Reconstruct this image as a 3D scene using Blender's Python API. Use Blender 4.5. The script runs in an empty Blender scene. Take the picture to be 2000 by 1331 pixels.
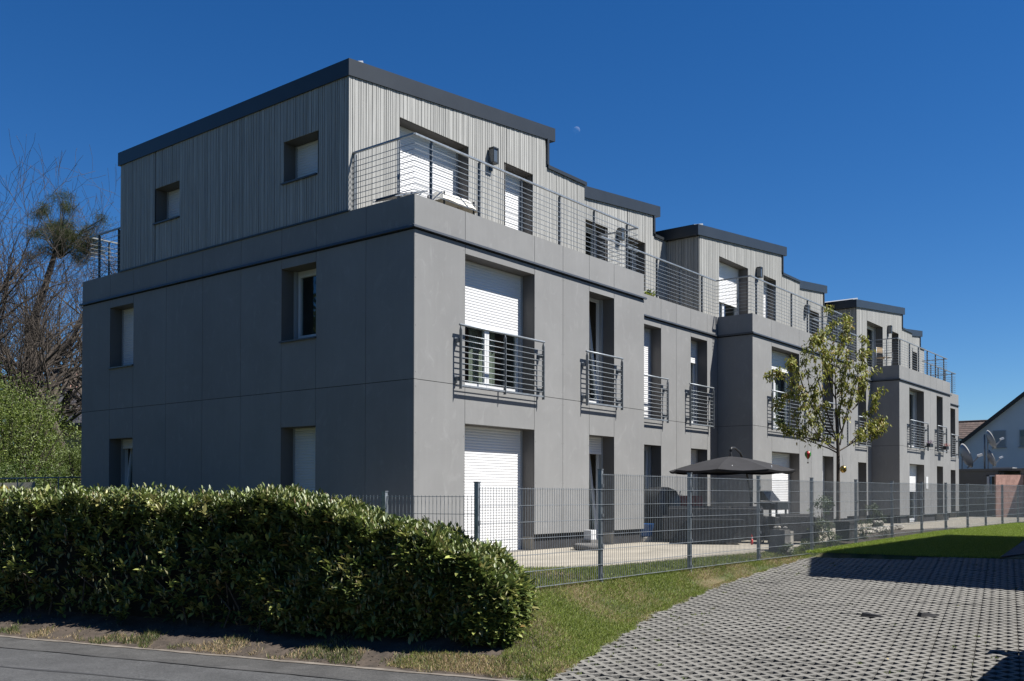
import bpy, math, random
import numpy as np
from mathutils import Vector, Matrix
random.seed(7); rng = np.random.default_rng(7)
R = math.radians
C = bpy.context.scene.collection
sc = bpy.context.scene

# ------------------------------------------------------------------ camera
F = 1878.4587; CY = 939.3969; YAW = 0.6681; PITCH = 0.0148; ROLL = 0.0017
CAM = Vector((-11.5358, -11.1865, 1.0652))
fw = Vector((math.cos(YAW)*math.cos(PITCH), math.sin(YAW)*math.cos(PITCH), math.sin(PITCH)))
rt0 = Vector((math.sin(YAW), -math.cos(YAW), 0)); up0 = rt0.cross(fw)
rt = rt0*math.cos(ROLL) + up0*math.sin(ROLL); up = -rt0*math.sin(ROLL) + up0*math.cos(ROLL)
cd = bpy.data.cameras.new('camera'); cam = bpy.data.objects.new('camera', cd); C.objects.link(cam)
m3 = Matrix((rt, up, -fw)).transposed()
cam.matrix_world = Matrix.Translation(CAM) @ m3.to_4x4()
cd.sensor_width = 36; cd.sensor_fit = 'HORIZONTAL'; cd.lens = F/2000*36; cd.shift_y = (CY-665.5)/2000
cd.clip_start = 0.1; cd.clip_end = 6000
sc.camera = cam

# ------------------------------------------------------------------ sky, sun, exposure
TO_SUN = Vector((0.45, -1.0, 1.55)).normalized()
W = bpy.data.worlds.new('World'); sc.world = W; W.use_nodes = True
wn = W.node_tree.nodes; wl = W.node_tree.links; wn.clear()
sky = wn.new('ShaderNodeTexSky'); sky.sky_type = 'NISHITA'; sky.sun_disc = False
sky.sun_elevation = math.asin(TO_SUN.z); sky.sun_rotation = math.atan2(TO_SUN.x, TO_SUN.y)
sky.altitude = 200; sky.air_density = 0.9; sky.dust_density = 0.0; sky.ozone_density = 1.6
bg = wn.new('ShaderNodeBackground'); bg.inputs[1].default_value = 0.05
wo = wn.new('ShaderNodeOutputWorld')
hs = wn.new('ShaderNodeHueSaturation'); hs.inputs['Saturation'].default_value = 1.35; hs.inputs['Value'].default_value = 0.70
wl.new(sky.outputs[0], hs.inputs['Color']); tn = wn.new('ShaderNodeMix'); tn.data_type = 'RGBA'; tn.blend_type = 'MULTIPLY'; tn.inputs[0].default_value = 1; tn.inputs[7].default_value = (.85, 1.12, 1.42, 1)
wl.new(hs.outputs[0], tn.inputs[6]); wl.new(tn.outputs[2], bg.inputs[0]); wl.new(bg.outputs[0], wo.inputs[0])
sd = bpy.data.lights.new('sun', 'SUN'); sd.energy = 5.0; sd.angle = R(0.5); sd.color = (1.0, 0.965, 0.9)
sun = bpy.data.objects.new('sun', sd); C.objects.link(sun)
sun.rotation_euler = TO_SUN.to_track_quat('Z', 'Y').to_euler()
sc.view_settings.view_transform = 'Standard'; sc.view_settings.look = 'None'
sc.view_settings.exposure = 1.1; sc.view_settings.gamma = 1.0; sc.view_settings.use_curve_mapping = False

# ------------------------------------------------------------------ helpers
def at(u, v, Z):
    """point seen at photo pixel (u, v) at the distance Z along the optical axis"""
    return CAM + (fw + rt*((u-1000)/F) - up*((v-CY)/F))*Z

def tag(o, label=None, cat=None, group=None, kind=None):
    if label: o['label'] = label
    if cat: o['category'] = cat
    if group: o['group'] = group
    if kind: o['kind'] = kind
    return o

def empty(name, loc=(0, 0, 0), parent=None, **k):
    o = bpy.data.objects.new(name, None); C.objects.link(o); o.location = loc; o.empty_display_size = .2
    if parent: o.parent = parent
    return tag(o, **k)

class MB:
    def __init__(s, T=None): s.v = []; s.f = []; s.T = T
    def add(s, vs, fs):
        n = len(s.v)
        if s.T: vs = [s.T @ Vector(p) for p in vs]
        s.v += [tuple(p) for p in vs]; s.f += [tuple(i+n for i in f) for f in fs]; return s
    def box(s, x0, x1, y0, y1, z0, z1):
        return s.prism8([(x0,y0,z0),(x1,y0,z0),(x1,y1,z0),(x0,y1,z0),(x0,y0,z1),(x1,y0,z1),(x1,y1,z1),(x0,y1,z1)])
    def prism8(s, p):
        return s.add(p, [(0,3,2,1),(4,5,6,7),(0,1,5,4),(1,2,6,5),(2,3,7,6),(3,0,4,7)])
    def poly(s, pts, z0, z1):
        n = len(pts)
        vs = [(p[0], p[1], z0) for p in pts] + [(p[0], p[1], z1) for p in pts]
        return s.add(vs, [tuple(range(n-1,-1,-1)), tuple(range(n, 2*n))] + [(i,(i+1)%n,n+(i+1)%n,n+i) for i in range(n)])
    def quad(s, a, b, c, d): return s.add([a,b,c,d], [(0,1,2,3)])
    def tube(s, pts, rad, n=6, cap=True):
        pts = [Vector(p) for p in pts]
        if not hasattr(rad, '__len__'): rad = [rad]*len(pts)
        vs = []; fs = []
        for i, p in enumerate(pts):
            d = (pts[min(i+1,len(pts)-1)] - pts[max(i-1,0)]).normalized()
            a = d.cross(Vector((0,0,1)) if abs(d.z) < .95 else Vector((1,0,0))).normalized(); b = d.cross(a)
            for k in range(n):
                t = 2*math.pi*(k+.5)/n; vs.append(p + (a*math.cos(t)+b*math.sin(t))*rad[i])
        for i in range(len(pts)-1):
            for k in range(n):
                fs.append((i*n+k, i*n+(k+1)%n, (i+1)*n+(k+1)%n, (i+1)*n+k))
        if cap: fs += [tuple(range(n-1,-1,-1)), tuple((len(pts)-1)*n+k for k in range(n))]
        return s.add(vs, fs)
    def bar(s, a, b, w, h):
        """rectangular bar from a to b, w across (horizontal), h the other way"""
        a = Vector(a); b = Vector(b); d = (b-a).normalized()
        x = d.cross(Vector((0,0,1)) if abs(d.z) < .95 else Vector((1,0,0))).normalized()*w/2
        y = d.cross(x).normalized()*h/2
        return s.prism8([a-x-y, a+x-y, a+x+y, a-x+y, b-x-y, b+x-y, b+x+y, b-x+y])
    def lathe(s, prof, c=(0,0,0), n=16):
        vs = []; fs = []
        for r_, z in prof:
            for k in range(n):
                t = 2*math.pi*k/n; vs.append((c[0]+r_*math.cos(t), c[1]+r_*math.sin(t), c[2]+z))
        for i in range(len(prof)-1):
            for k in range(n): fs.append((i*n+k, i*n+(k+1)%n, (i+1)*n+(k+1)%n, (i+1)*n+k))
        fs += [tuple(range(n-1,-1,-1)), tuple((len(prof)-1)*n+k for k in range(n))]
        return s.add(vs, fs)
    def mesh(s, name, mat, smooth=False):
        me = bpy.data.meshes.new(name); me.from_pydata(s.v, [], s.f)
        if mat: me.materials.append(mat)
        if smooth: me.shade_smooth()
        me.validate(); me.update(); return me
    def build(s, name, mat, parent=None, smooth=False, bevel=0, loc=(0,0,0), **k):
        o = bpy.data.objects.new(name, s.mesh(name, mat, smooth)); C.objects.link(o); o.location = loc
        if parent: o.parent = parent
        if bevel:
            b = o.modifiers.new('bevel', 'BEVEL'); b.width = bevel; b.segments = 2; b.limit_method = 'ANGLE'
        return tag(o, **k)

def copy_tree(o, parent=None):
    c = o.copy(); C.objects.link(c); c.parent = parent
    for ch in list(o.children): copy_tree(ch, c)
    return c

# ------------------------------------------------------------------ materials
ALB = .67      # the photograph is exposed up, so every surface is a step darker than its look
def mat(name, col, rough=.8, metal=0., var=0., scale=2., stretch=(1,1,1), bump=0., bscale=60., obj_var=0., spec=.5,
        col2=None, fac_lo=.35, fac_hi=.65, detail=6, attr=False, alpha_trans=0., island=0.):
    m = bpy.data.materials.new(name); m.use_nodes = True; nt = m.node_tree; N = nt.nodes; L = nt.links
    b = N['Principled BSDF']; b.inputs['Roughness'].default_value = rough; b.inputs['Metallic'].default_value = metal
    b.inputs['Specular IOR Level'].default_value = spec
    col = tuple(x*ALB for x in col); col2 = tuple(x*ALB for x in col2) if col2 else None
    c = (*col, 1)
    tc = N.new('ShaderNodeTexCoord'); mp = N.new('ShaderNodeMapping'); mp.inputs['Scale'].default_value = stretch
    geo = N.new('ShaderNodeNewGeometry'); L.new(geo.outputs['Position'], mp.inputs[0])
    cur = None
    rgb = N.new('ShaderNodeRGB'); rgb.outputs[0].default_value = c; cur = rgb.outputs[0]
    if col2 or var:
        nz = N.new('ShaderNodeTexNoise'); nz.inputs['Scale'].default_value = scale; nz.inputs['Detail'].default_value = detail; nz.inputs['Roughness'].default_value = .6
        nz.inputs['Distortion'].default_value = .4
        L.new(mp.outputs[0], nz.inputs['Vector'])
        mr = N.new('ShaderNodeMapRange'); mr.inputs[1].default_value = fac_lo; mr.inputs[2].default_value = fac_hi
        L.new(nz.outputs[0], mr.inputs[0])
        mx = N.new('ShaderNodeMix'); mx.data_type = 'RGBA'
        if col2: mx.inputs[6].default_value = c; mx.inputs[7].default_value = (*col2, 1)
        else:
            mx.inputs[6].default_value = tuple(x*(1-var) for x in col)+(1,); mx.inputs[7].default_value = tuple(min(1, x*(1+var)) for x in col)+(1,)
        L.new(mr.outputs[0], mx.inputs[0]); cur = mx.outputs[2]
    def valmul(cur, src, amt):
        mr = N.new('ShaderNodeMapRange'); mr.inputs[3].default_value = 1-amt; mr.inputs[4].default_value = 1+amt
        L.new(src, mr.inputs[0])
        h = N.new('ShaderNodeHueSaturation'); L.new(cur, h.inputs['Color']); L.new(mr.outputs[0], h.inputs['Value']); return h.outputs[0]
    if obj_var:
        oi = N.new('ShaderNodeObjectInfo'); cur = valmul(cur, oi.outputs['Random'], obj_var)
    if island:
        cur = valmul(cur, geo.outputs['Random Per Island'], island)
    if attr:
        a = N.new('ShaderNodeAttribute'); a.attribute_name = 'tint'
        mx = N.new('ShaderNodeMix'); mx.data_type = 'RGBA'; mx.blend_type = 'MULTIPLY'; mx.inputs[0].default_value = 1
        L.new(cur, mx.inputs[6]); L.new(a.outputs['Color'], mx.inputs[7]); cur = mx.outputs[2]
    L.new(cur, b.inputs['Base Color'])
    if bump:
        n2 = N.new('ShaderNodeTexNoise'); n2.inputs['Scale'].default_value = bscale; n2.inputs['Detail'].default_value = 4
        L.new(mp.outputs[0], n2.inputs['Vector'])
        bp = N.new('ShaderNodeBump'); bp.inputs['Strength'].default_value = bump; bp.inputs['Distance'].default_value = .02
        L.new(n2.outputs[0], bp.inputs['Height']); L.new(bp.outputs[0], b.inputs['Normal'])
    if alpha_trans:
        tr = N.new('ShaderNodeBsdfTranslucent'); L.new(cur, tr.inputs['Color'])
        ms = N.new('ShaderNodeMixShader'); ms.inputs[0].default_value = alpha_trans
        L.new(b.outputs[0], ms.inputs[1]); L.new(tr.outputs[0], ms.inputs[2]); L.new(ms.outputs[0], N['Material Output'].inputs[0])
    return m

M = {}
# fibre cement facade panel: base grey, wiped cloudy stains, faint vertical streaks
def panel_mat(name, base):
    m = mat(name, base, rough=.75, var=.055, scale=.9, detail=5, obj_var=.035, bump=.03, bscale=200, spec=.12)
    nt = m.node_tree; N = nt.nodes; L = nt.links; b = N['Principled BSDF']
    src = b.inputs['Base Color'].links[0].from_socket
    geo = N.new('ShaderNodeNewGeometry')
    mp = N.new('ShaderNodeMapping'); mp.inputs['Scale'].default_value = (1.3,1.3,.8); mp.inputs['Rotation'].default_value = (0,.5,0); L.new(geo.outputs['Position'], mp.inputs[0])
    n1 = N.new('ShaderNodeTexNoise'); n1.inputs['Scale'].default_value = 2.6; n1.inputs['Detail'].default_value = 9; n1.inputs['Roughness'].default_value = .62; n1.inputs['Distortion'].default_value = 1.8
    L.new(mp.outputs[0], n1.inputs[0])
    r1 = N.new('ShaderNodeMapRange'); r1.inputs[1].default_value = .56; r1.inputs[2].default_value = .78; r1.inputs[4].default_value = .55; L.new(n1.outputs[0], r1.inputs[0])
    mx = N.new('ShaderNodeMix'); mx.data_type = 'RGBA'; mx.inputs[7].default_value = tuple(min(1, x*1.35*ALB) for x in base)+(1,)
    L.new(r1.outputs[0], mx.inputs[0]); L.new(src, mx.inputs[6])
    mp2 = N.new('ShaderNodeMapping'); mp2.inputs['Scale'].default_value = (7,7,.25); L.new(geo.outputs['Position'], mp2.inputs[0])
    n2 = N.new('ShaderNodeTexNoise'); n2.inputs['Scale'].default_value = 1.5; n2.inputs['Detail'].default_value = 4; L.new(mp2.outputs[0], n2.inputs[0])
    r2 = N.new('ShaderNodeMapRange'); r2.inputs[1].default_value = .3; r2.inputs[2].default_value = .7; r2.inputs[3].default_value = .98; r2.inputs[4].default_value = 1.02; L.new(n2.outputs[0], r2.inputs[0])
    h = N.new('ShaderNodeHueSaturation'); L.new(mx.outputs[2], h.inputs['Color']); L.new(r2.outputs[0], h.inputs['Value'])
    L.new(h.outputs[0], b.inputs['Base Color'])
    return m
M['panel'] = panel_mat('fibre_cement_panel', (.282, .283, .283))
M['reveal'] = mat('reveal_panel', (.15, .142, .135), rough=.65, var=.05, scale=2)
M['black'] = mat('joint_black', (.012, .012, .013), rough=.9)
M['plinth'] = mat('plinth_black', (.02, .02, .024), rough=.8, var=.3, scale=5)
M['wood'] = mat('weathered_larch', (.42, .42, .405), rough=.8, var=.11, scale=1.0, stretch=(16,16,1.2), detail=7, obj_var=.10, island=.05, bump=.25, bscale=3, spec=.2)
M['fascia'] = mat('anthracite_metal', (.042, .049, .056), rough=.42, metal=.25, var=.08, scale=1.5)
M['coping'] = mat('coping_metal', (.075, .085, .10), rough=.45, metal=.2, var=.1, scale=3)
M['galv'] = mat('galvanised_steel', (.37, .405, .44), rough=.48, metal=.55, var=.18, scale=12, bump=.02)
M['galvdark'] = mat('dull_galvanised_steel', (.25, .275, .30), rough=.5, metal=.5, var=.2, scale=9)
M['white'] = mat('white_plastic', (.78, .79, .80), rough=.4)
M['shutter'] = mat('shutter_white', (.88, .88, .89), rough=.45, obj_var=.03)
M['grey_guide'] = mat('guide_grey', (.42, .44, .46), rough=.45, metal=.1)
M['room'] = mat('room_wall', (.22, .20, .18), rough=.9, var=.2, scale=2)
M['curtain'] = mat('curtain_cloth', (.42, .44, .38), rough=.9, alpha_trans=.3)
M['curtainblue'] = mat('curtain_grey_cloth', (.30, .34, .36), rough=.9, alpha_trans=.3)
def glass():
    m = bpy.data.materials.new('window_glass'); m.use_nodes = True; N = m.node_tree.nodes; L = m.node_tree.links; N.clear()
    t = N.new('ShaderNodeBsdfTransparent'); t.inputs[0].default_value = (.86,.90,.88,1)
    g = N.new('ShaderNodeBsdfGlossy'); g.inputs['Roughness'].default_value = .01; g.inputs[0].default_value = (.9,.95,1,1)
    fr = N.new('ShaderNodeFresnel'); gg = N.new('ShaderNodeNewGeometry'); ir = N.new('ShaderNodeMapRange')
    ir.inputs[3].default_value = 1.5; ir.inputs[4].default_value = 1/1.5; L.new(gg.outputs['Backfacing'], ir.inputs[0]); L.new(ir.outputs[0], fr.inputs[0])
    mx = N.new('ShaderNodeMixShader'); o = N.new('ShaderNodeOutputMaterial')
    L.new(fr.outputs[0], mx.inputs[0]); L.new(t.outputs[0], mx.inputs[1]); L.new(g.outputs[0], mx.inputs[2]); L.new(mx.outputs[0], o.inputs[0]); return m
M['glass'] = glass()
M['concrete'] = mat('patio_concrete', (.37, .335, .275), rough=.9, var=.16, scale=.9, stretch=(1,2.5,1), bump=.15, bscale=40, detail=8)
M['soil'] = mat('soil', (.068, .051, .038), rough=.95, var=.4, scale=6, bump=.6, bscale=30)
M['bedsoil'] = mat('grit_bed', (.08, .07, .056), rough=.95, var=.4, scale=9, bump=.5, bscale=50)
M['paver'] = mat('paver_concrete', (.20, .192, .174), rough=.88, var=.13, scale=1.1, obj_var=.05, bump=.25, bscale=90, detail=8)
M['asphalt'] = mat('asphalt', (.075, .076, .078), rough=.85, var=.22, scale=1.3, bump=.5, bscale=140, detail=9)
M['lawnsoil'] = mat('lawn_ground', (.055, .075, .02), rough=.95, col2=(.16, .12, .06), scale=1.6, fac_lo=.48, fac_hi=.66, bump=.5, bscale=30)
M['far'] = mat('meadow', (.05, .07, .025), rough=.95, var=.3, scale=.1)
M['grass'] = mat('grass_blade', (1, 1, 1), rough=.6, attr=True, alpha_trans=.35)
M['leaf'] = mat('leaf_gloss', (1, 1, 1), rough=.48, attr=True, alpha_trans=.22, spec=.6)
M['leafm'] = mat('leaf_matt', (1, 1, 1), rough=.55, attr=True, alpha_trans=.35)
M['hleaf'] = mat('laurel_leaf', (.085, .125, .03), rough=.3, obj_var=.3, alpha_trans=.2, spec=.6)
M['twig'] = mat('twig_bark', (.11, .085, .06), rough=.9, var=.3, scale=10)
M['bark'] = mat('tree_bark', (.085, .068, .055), rough=.95, var=.4, scale=2, stretch=(3,3,.7), bump=.5, bscale=12)
M['hcore'] = mat('hedge_inner_shade', (.012, .014, .008), rough=1)

# ------------------------------------------------------------------ numpy scatter
def scatter(name, bv, bf, P_, Rm, S, mat_, parent=None, tint=None, **k):
    """N copies of the small shape (bv, bf) as one mesh; tint: N x 3 colours"""
    bv = np.asarray(bv, float); n = len(P_); kv = len(bv)
    V = np.einsum('nij,kj->nki', Rm, bv)*np.asarray(S)[:, None, None] + np.asarray(P_)[:, None, :]
    V = V.reshape(-1, 3)
    off = (np.arange(n)*kv)
    loops = []; starts = []; 
    nf = len(bf); ls = [len(f) for f in bf]; per = sum(ls)
    flat = np.concatenate([np.array(f) for f in bf])
    L_ = (flat[None, :] + off[:, None]).reshape(-1)
    st = np.concatenate([[0], np.cumsum(ls)[:-1]])
    ST = (st[None, :] + (np.arange(n)*per)[:, None]).reshape(-1)
    me = bpy.data.meshes.new(name)
    me.vertices.add(len(V)); me.vertices.foreach_set('co', V.astype(np.float32).ravel())
    me.loops.add(len(L_)); me.loops.foreach_set('vertex_index', L_.astype(np.int32))
    me.polygons.add(len(ST)); me.polygons.foreach_set('loop_start', ST.astype(np.int32))
    me.update(calc_edges=True)
    if tint is not None:
        a = me.color_attributes.new('tint', 'FLOAT_COLOR', 'POINT')
        c = np.ones((len(V), 4), np.float32); c[:, :3] = np.repeat(np.asarray(tint), kv, axis=0)
        a.data.foreach_set('color', c.ravel())
    me.materials.append(mat_)
    o = bpy.data.objects.new(name, me); C.objects.link(o)
    if parent: o.parent = parent
    return tag(o, **k)

def frames(d, roll=None):
    """rotation matrices whose +x is the direction d and whose +z is tilted up as far as it goes, rolled at random"""
    d = d/np.linalg.norm(d, axis=1, keepdims=True); n = len(d)
    u = np.tile([0, 0, 1.], (n, 1)); y = np.cross(u, d); bad = np.linalg.norm(y, axis=1) < .05
    y[bad] = [0, 1, 0]; y /= np.linalg.norm(y, axis=1, keepdims=True); z = np.cross(d, y)
    if roll is not None:
        c = np.cos(roll)[:, None]; s = np.sin(roll)[:, None]; y, z = y*c+z*s, -y*s+z*c
    return np.stack([d, y, z], axis=2)

LEAF_V = [(0,0,0),(.35,.19,.05),(.35,-.19,.05),(.4,0,0),(.75,.14,.0),(.75,-.14,.0),(1,0,-.12)]
LEAF_F = [(0,3,1),(0,2,3),(1,3,6,4),(2,5,6,3)]
def tints(n, cols, w, jit=.25):
    cols = np.array(cols); i = rng.choice(len(cols), n, p=np.array(w)/sum(w))
    return cols[i]*(1+rng.uniform(-jit, jit, (n, 1)))

# ------------------------------------------------------------------ ground heights
XC, YC = CAM.x, CAM.y
def zp(x, y): return -1.142 + .0554*((x-XC)*.9815 + (y-YC)*.1913)
RP0 = np.array([-4.42, -5.20]); RN = np.array([.9686, .2487]); RD = np.array([-.2487, .9686])
def rq(x, y): return (x-RP0[0])*RN[0] + (y-RP0[1])*RN[1]
def rr(x, y): return (x-RP0[0])*RD[0] + (y-RP0[1])*RD[1]
def rpt(q, r, z=0): return Vector((RP0[0]+q*RN[0]+r*RD[0], RP0[1]+q*RN[1]+r*RD[1], z))
PE_X = [-5, -4.23, -3.31, -.59, 2.31, 4.54, 6.48, 7.6]; PE_Y = [-5.95, -5.79, -5.57, -4.84, -4.42, -4.30, -4.27, -4.27]
def sm(t): t = np.clip(t, 0, 1); return t*t*(3-2*t)
def far_edge_x(y): return 6.48 + (-4.27-y)*.338      # the far end of the paving, running away from the fence
def lawn2(x, y): return np.clip(-.07 + .013*(x-7) , -.09, .04) + .05*sm((y+7.3)/3)
def hgt(x, y):
    x = np.asarray(x, float); y = np.asarray(y, float)
    q = rq(x, y)
    verge = -.70 + .14*sm(q/.9) + .44*sm((q-.8)/.8)
    zf = -.12 + .10*sm((x-4)/8)
    ye = np.interp(x, PE_X, PE_Y)
    t = (y+4.14)/np.minimum(ye+4.14-1e-3, -.12)
    ze = zp(x, ye)
    front = zf + (ze-zf)*sm(t)**.9 + .05*np.sin(np.clip(t,0,1)*np.pi)*np.sin(x*1.7+1)
    front = np.where(y < ye, zp(x, y)-.085+.055*np.clip(1-(ye-y)/.45, 0, 1), front)
    l2 = lawn2(x, y)
    fx = far_edge_x(y)
    front = np.where(x > fx, l2, front)
    inside = -.10 + .07*sm((y+4.14)/.9)
    z = np.where(y < -4.14, front, np.maximum(inside, zf-.005) if False else inside)
    z = np.minimum(z, np.where(q < 2.2, verge, 9))
    return np.where(q < 0, -.72, z)

def yard_mesh(name, x0, x1, y0, y1, step, mat_, cond=None):
    xs = np.arange(x0, x1+step/2, step); ys = np.arange(y0, y1+step/2, step)
    X, Y = np.meshgrid(xs, ys, indexing='ij'); Z = hgt(X, Y)
    nx, ny = X.shape
    v = np.stack([X, Y, Z], -1).reshape(-1, 3); f = []
    for i in range(nx-1):
        for j in range(ny-1):
            cx = xs[i]+step/2; cy = ys[j]+step/2
            if cond is None or cond(cx, cy): f.append((i*ny+j, (i+1)*ny+j, (i+1)*ny+j+1, i*ny+j+1))
    m = MB(); m.v = [tuple(p) for p in v]; m.f = f
    return m.build(name, mat_, smooth=True, kind='structure')

m = MB(); m.quad((-3000,-3000,-1.3),(3000,-3000,-1.3),(3000,3000,-1.3),(-3000,3000,-1.3)); m.build('ground', M['far'], kind='structure')
g1 = yard_mesh('lawn_terrain', -9.0, 9.0, -13.4, 14, .15, M['lawnsoil'], lambda x, y: rq(x, y) > -.12 and not (rq(x, y) < 1.6 and rr(x, y) > -.35))
g3 = yard_mesh('bare_verge', -9.0, 0, -9, 14, .15, M['soil'], lambda x, y: 1.6 >= rq(x, y) > -.12 and rr(x, y) > -.35)
g2 = yard_mesh('yard_ground', 9.0, 62.4, -13.4, 31.4, .6, M['lawnsoil'])
m = MB()
m.add([rpt(-10, -60, -.70), rpt(0, -60, -.70), rpt(0, 90, -.70), rpt(-10, 90, -.70), rpt(-10, -60, -1.2), rpt(0, -60, -1.2), rpt(0, 90, -1.2), rpt(-10, 90, -1.2)],
      [(0,1,2,3),(1,0,4,5),(2,1,5,6),(3,2,6,7),(0,3,7,4)])
def speckle(m_, sc_, lo, hi):
    nt = m_.node_tree; N = nt.nodes; L = nt.links; b = N['Principled BSDF']; src = b.inputs['Base Color'].links[0].from_socket
    g = N.new('ShaderNodeNewGeometry'); v = N.new('ShaderNodeTexVoronoi'); v.inputs['Scale'].default_value = sc_; L.new(g.outputs['Position'], v.inputs['Vector'])
    sp = N.new('ShaderNodeSeparateColor'); L.new(v.outputs['Color'], sp.inputs[0]); mr = N.new('ShaderNodeMapRange'); mr.inputs[3].default_value = lo; mr.inputs[4].default_value = hi; L.new(sp.outputs[0], mr.inputs[0])
    h = N.new('ShaderNodeHueSaturation'); L.new(src, h.inputs['Color']); L.new(mr.outputs[0], h.inputs['Value']); L.new(h.outputs[0], b.inputs['Base Color'])
speckle(M['asphalt'], 75, .65, 1.4); speckle(M['paver'], 90, .86, 1.12); speckle(M['concrete'], 60, .9, 1.08)
road = m.build('road', M['asphalt'], kind='structure')
m = MB(); m.add([rpt(-22,-60,-.8),rpt(-10.02,-60,-.8),rpt(-10.02,90,-.8),rpt(-22,90,-.8)],[(0,1,2,3)]); m.build('verge_across_road', M['lawnsoil'], kind='structure')
# pale worn strip along the road edge and two dark tar seams in the asphalt
M['edgecon'] = mat('worn_edge', (.19, .165, .14), rough=.9, var=.3, scale=5)
M['tar'] = mat('tar_seam', (.05, .05, .051), rough=.6)
M['dark_asphalt'] = mat('darker_asphalt_band', (.066, .065, .064), rough=.85, var=.25, scale=2.5, bump=.5, bscale=120)
def strip(q0f, q1f, r0, r1, z, n=40):
    m = MB(); vs = []
    for i in range(n+1):
        r_ = r0+(r1-r0)*i/n; vs += [rpt(q0f(r_), r_, z), rpt(q1f(r_), r_, z)]
    m.add(vs, [(2*i, 2*i+1, 2*i+3, 2*i+2) for i in range(n)]); return m
speckle(M['dark_asphalt'], 75, .7, 1.35)
strip(lambda r: -.62+.01*math.sin(r*2), lambda r: -.03+.02*math.sin(r*3.1), -12, 40, -.696, 120).build('road_shoulder', M['dark_asphalt'], kind='structure')
strip(lambda r: -.075+.012*math.sin(r*5)+.01*math.sin(r*13), lambda r: .0+.015*math.sin(r*7), -1.2, 30, -.690, 160).build('road_edge_strip', M['edgecon'], kind='structure')
strip(lambda r: -.63+.012*math.sin(r*4)+.008*math.sin(r*11), lambda r: -.613+.012*math.sin(r*4.1+.2), .6, 40, -.692, 160).build('tar_seam', M['tar'], kind='structure')
strip(lambda r: -1.28-.045*r+.014*math.sin(r*4), lambda r: -1.235-.045*r+.014*math.sin(r*3.7), -1, 8, -.6965, 80).build('tar_seam', M['tar'], kind='structure')

# ------------------------------------------------------------------ grid paving
DX, DY = math.cos(.1925), math.sin(.1925)      # the direction of the long joints, along which the paving climbs
PB = Vector((-1.0, -7.6, 0))
def pav_T(i, j):
    a = j*.6; b = i*.4
    x = PB.x + DX*a + DY*b; y = PB.y + DY*a - DX*b
    return x, y
def in_paving(x, y):
    if x > far_edge_x(y) - .15: return False
    if rq(x, y) < .04: return False
    if y > np.interp(x, PE_X, PE_Y)+.16: return False
    if y < -10.6: return False
    return True
def paver_mesh():
    m = MB(); A = .066; D = .052; g = .003
    def cl(x, hi): return min(max(x, g), hi-g)
    for i in range(4):
        for j in range(6):
            x0, x1, y0, y1 = i*.1, i*.1+.1, j*.1, j*.1+.1
            holes = ((x0,y0),(x1,y1)) if (i+j) % 2 == 0 else ((x1,y0),(x0,y1))
            c = [(x0,y0),(x1,y0),(x1,y1),(x0,y1)]; pts = []; cuts = []
            for k in range(4):
                p = c[k]
                if p in holes:
                    pr = c[k-1]; nx = c[(k+1)%4]
                    a = (p[0]+(pr[0]-p[0])*A/.1, p[1]+(pr[1]-p[1])*A/.1); b = (p[0]+(nx[0]-p[0])*A/.1, p[1]+(nx[1]-p[1])*A/.1)
                    pts += [a, b]; cuts.append((a, b))
                else: pts.append(p)
            f = lambda p: (cl(p[0], .4), cl(p[1], .6))
            m.add([(*f(p), 0) for p in pts], [tuple(range(len(pts)))])
            for a, b in cuts:
                a = f(a); b = f(b); m.quad((*b, 0), (*a, 0), (*a, -D), (*b, -D))
    # outer sides, only where there is concrete
    for k in range(4):
        n = 4 if k in (0, 2) else 6
        for i in range(n):
            for h in (0, 1):
                a = i*.1; b = a+.1
                def isho(t):
                    ii = int(round(t*10))
                    if k == 0: return (ii+0) % 2 == 0
                    if k == 2: return (ii+6) % 2 == 0
                    if k == 1: return (4+ii) % 2 == 0
                    return ii % 2 == 0
            lo, hi = (a+A, b) if isho(a) else (a, b-A)
            lo = max(lo, g); 
            if k == 0: m.quad((lo,g,0),(lo,g,-.05),(min(hi,.4-g),g,-.05),(min(hi,.4-g),g,0))
            if k == 2: m.quad((lo,.6-g,0),(min(hi,.4-g),.6-g,0),(min(hi,.4-g),.6-g,-.05),(lo,.6-g,-.05))
            if k == 1: m.quad((.4-g,lo,0),(.4-g,lo,-.05),(.4-g,min(hi,.6-g),-.05),(.4-g,min(hi,.6-g),0))
            if k == 3: m.quad((g,lo,0),(g,min(hi,.6-g),0),(g,min(hi,.6-g),-.05),(g,lo,-.05))
    return m
pm = paver_mesh(); pav_me = pm.mesh('paving_stone', M['paver'])
slots = []
for i in range(-14, 22):
    for j in range(-14, 26):
        x, y = pav_T(i+.5, j+.5)
        if in_paving(x, y):
            d = Vector((x-XC, y-YC)); az = math.atan2(d.y, d.x)
            if az > .02: slots.append((d.length, i, j))
slots.sort()
bed = MB()
nrm = Vector((-.0554*.9815, -.0554*.1913, 1)).normalized()
ex = Vector((DY, -DX, .0554*(DY*.9815-DX*.1913))).normalized()          # block x: across the long joints
ey = nrm.cross(ex).normalized()
rotm = Matrix((ex, ey, nrm)).transposed()
if ey.dot(Vector((DX, DY, 0))) < 0: print('ERR ey')
bs = [(-6.2,-11),(11,-11),(9,-7.3),(7.48,-7.3),(6.5,-4.25),(4.5,-4.2),(2.3,-4.3),(-.6,-4.75),(-3.3,-5.5),(-4.4,-5.7)]
bed.add([(x, y, zp(x, y)-.047) for x, y in bs], [tuple(range(len(bs)))])
bedo = bed.build('paving', M['bedsoil'], kind='structure')
bigV = []; bigF = []
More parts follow.
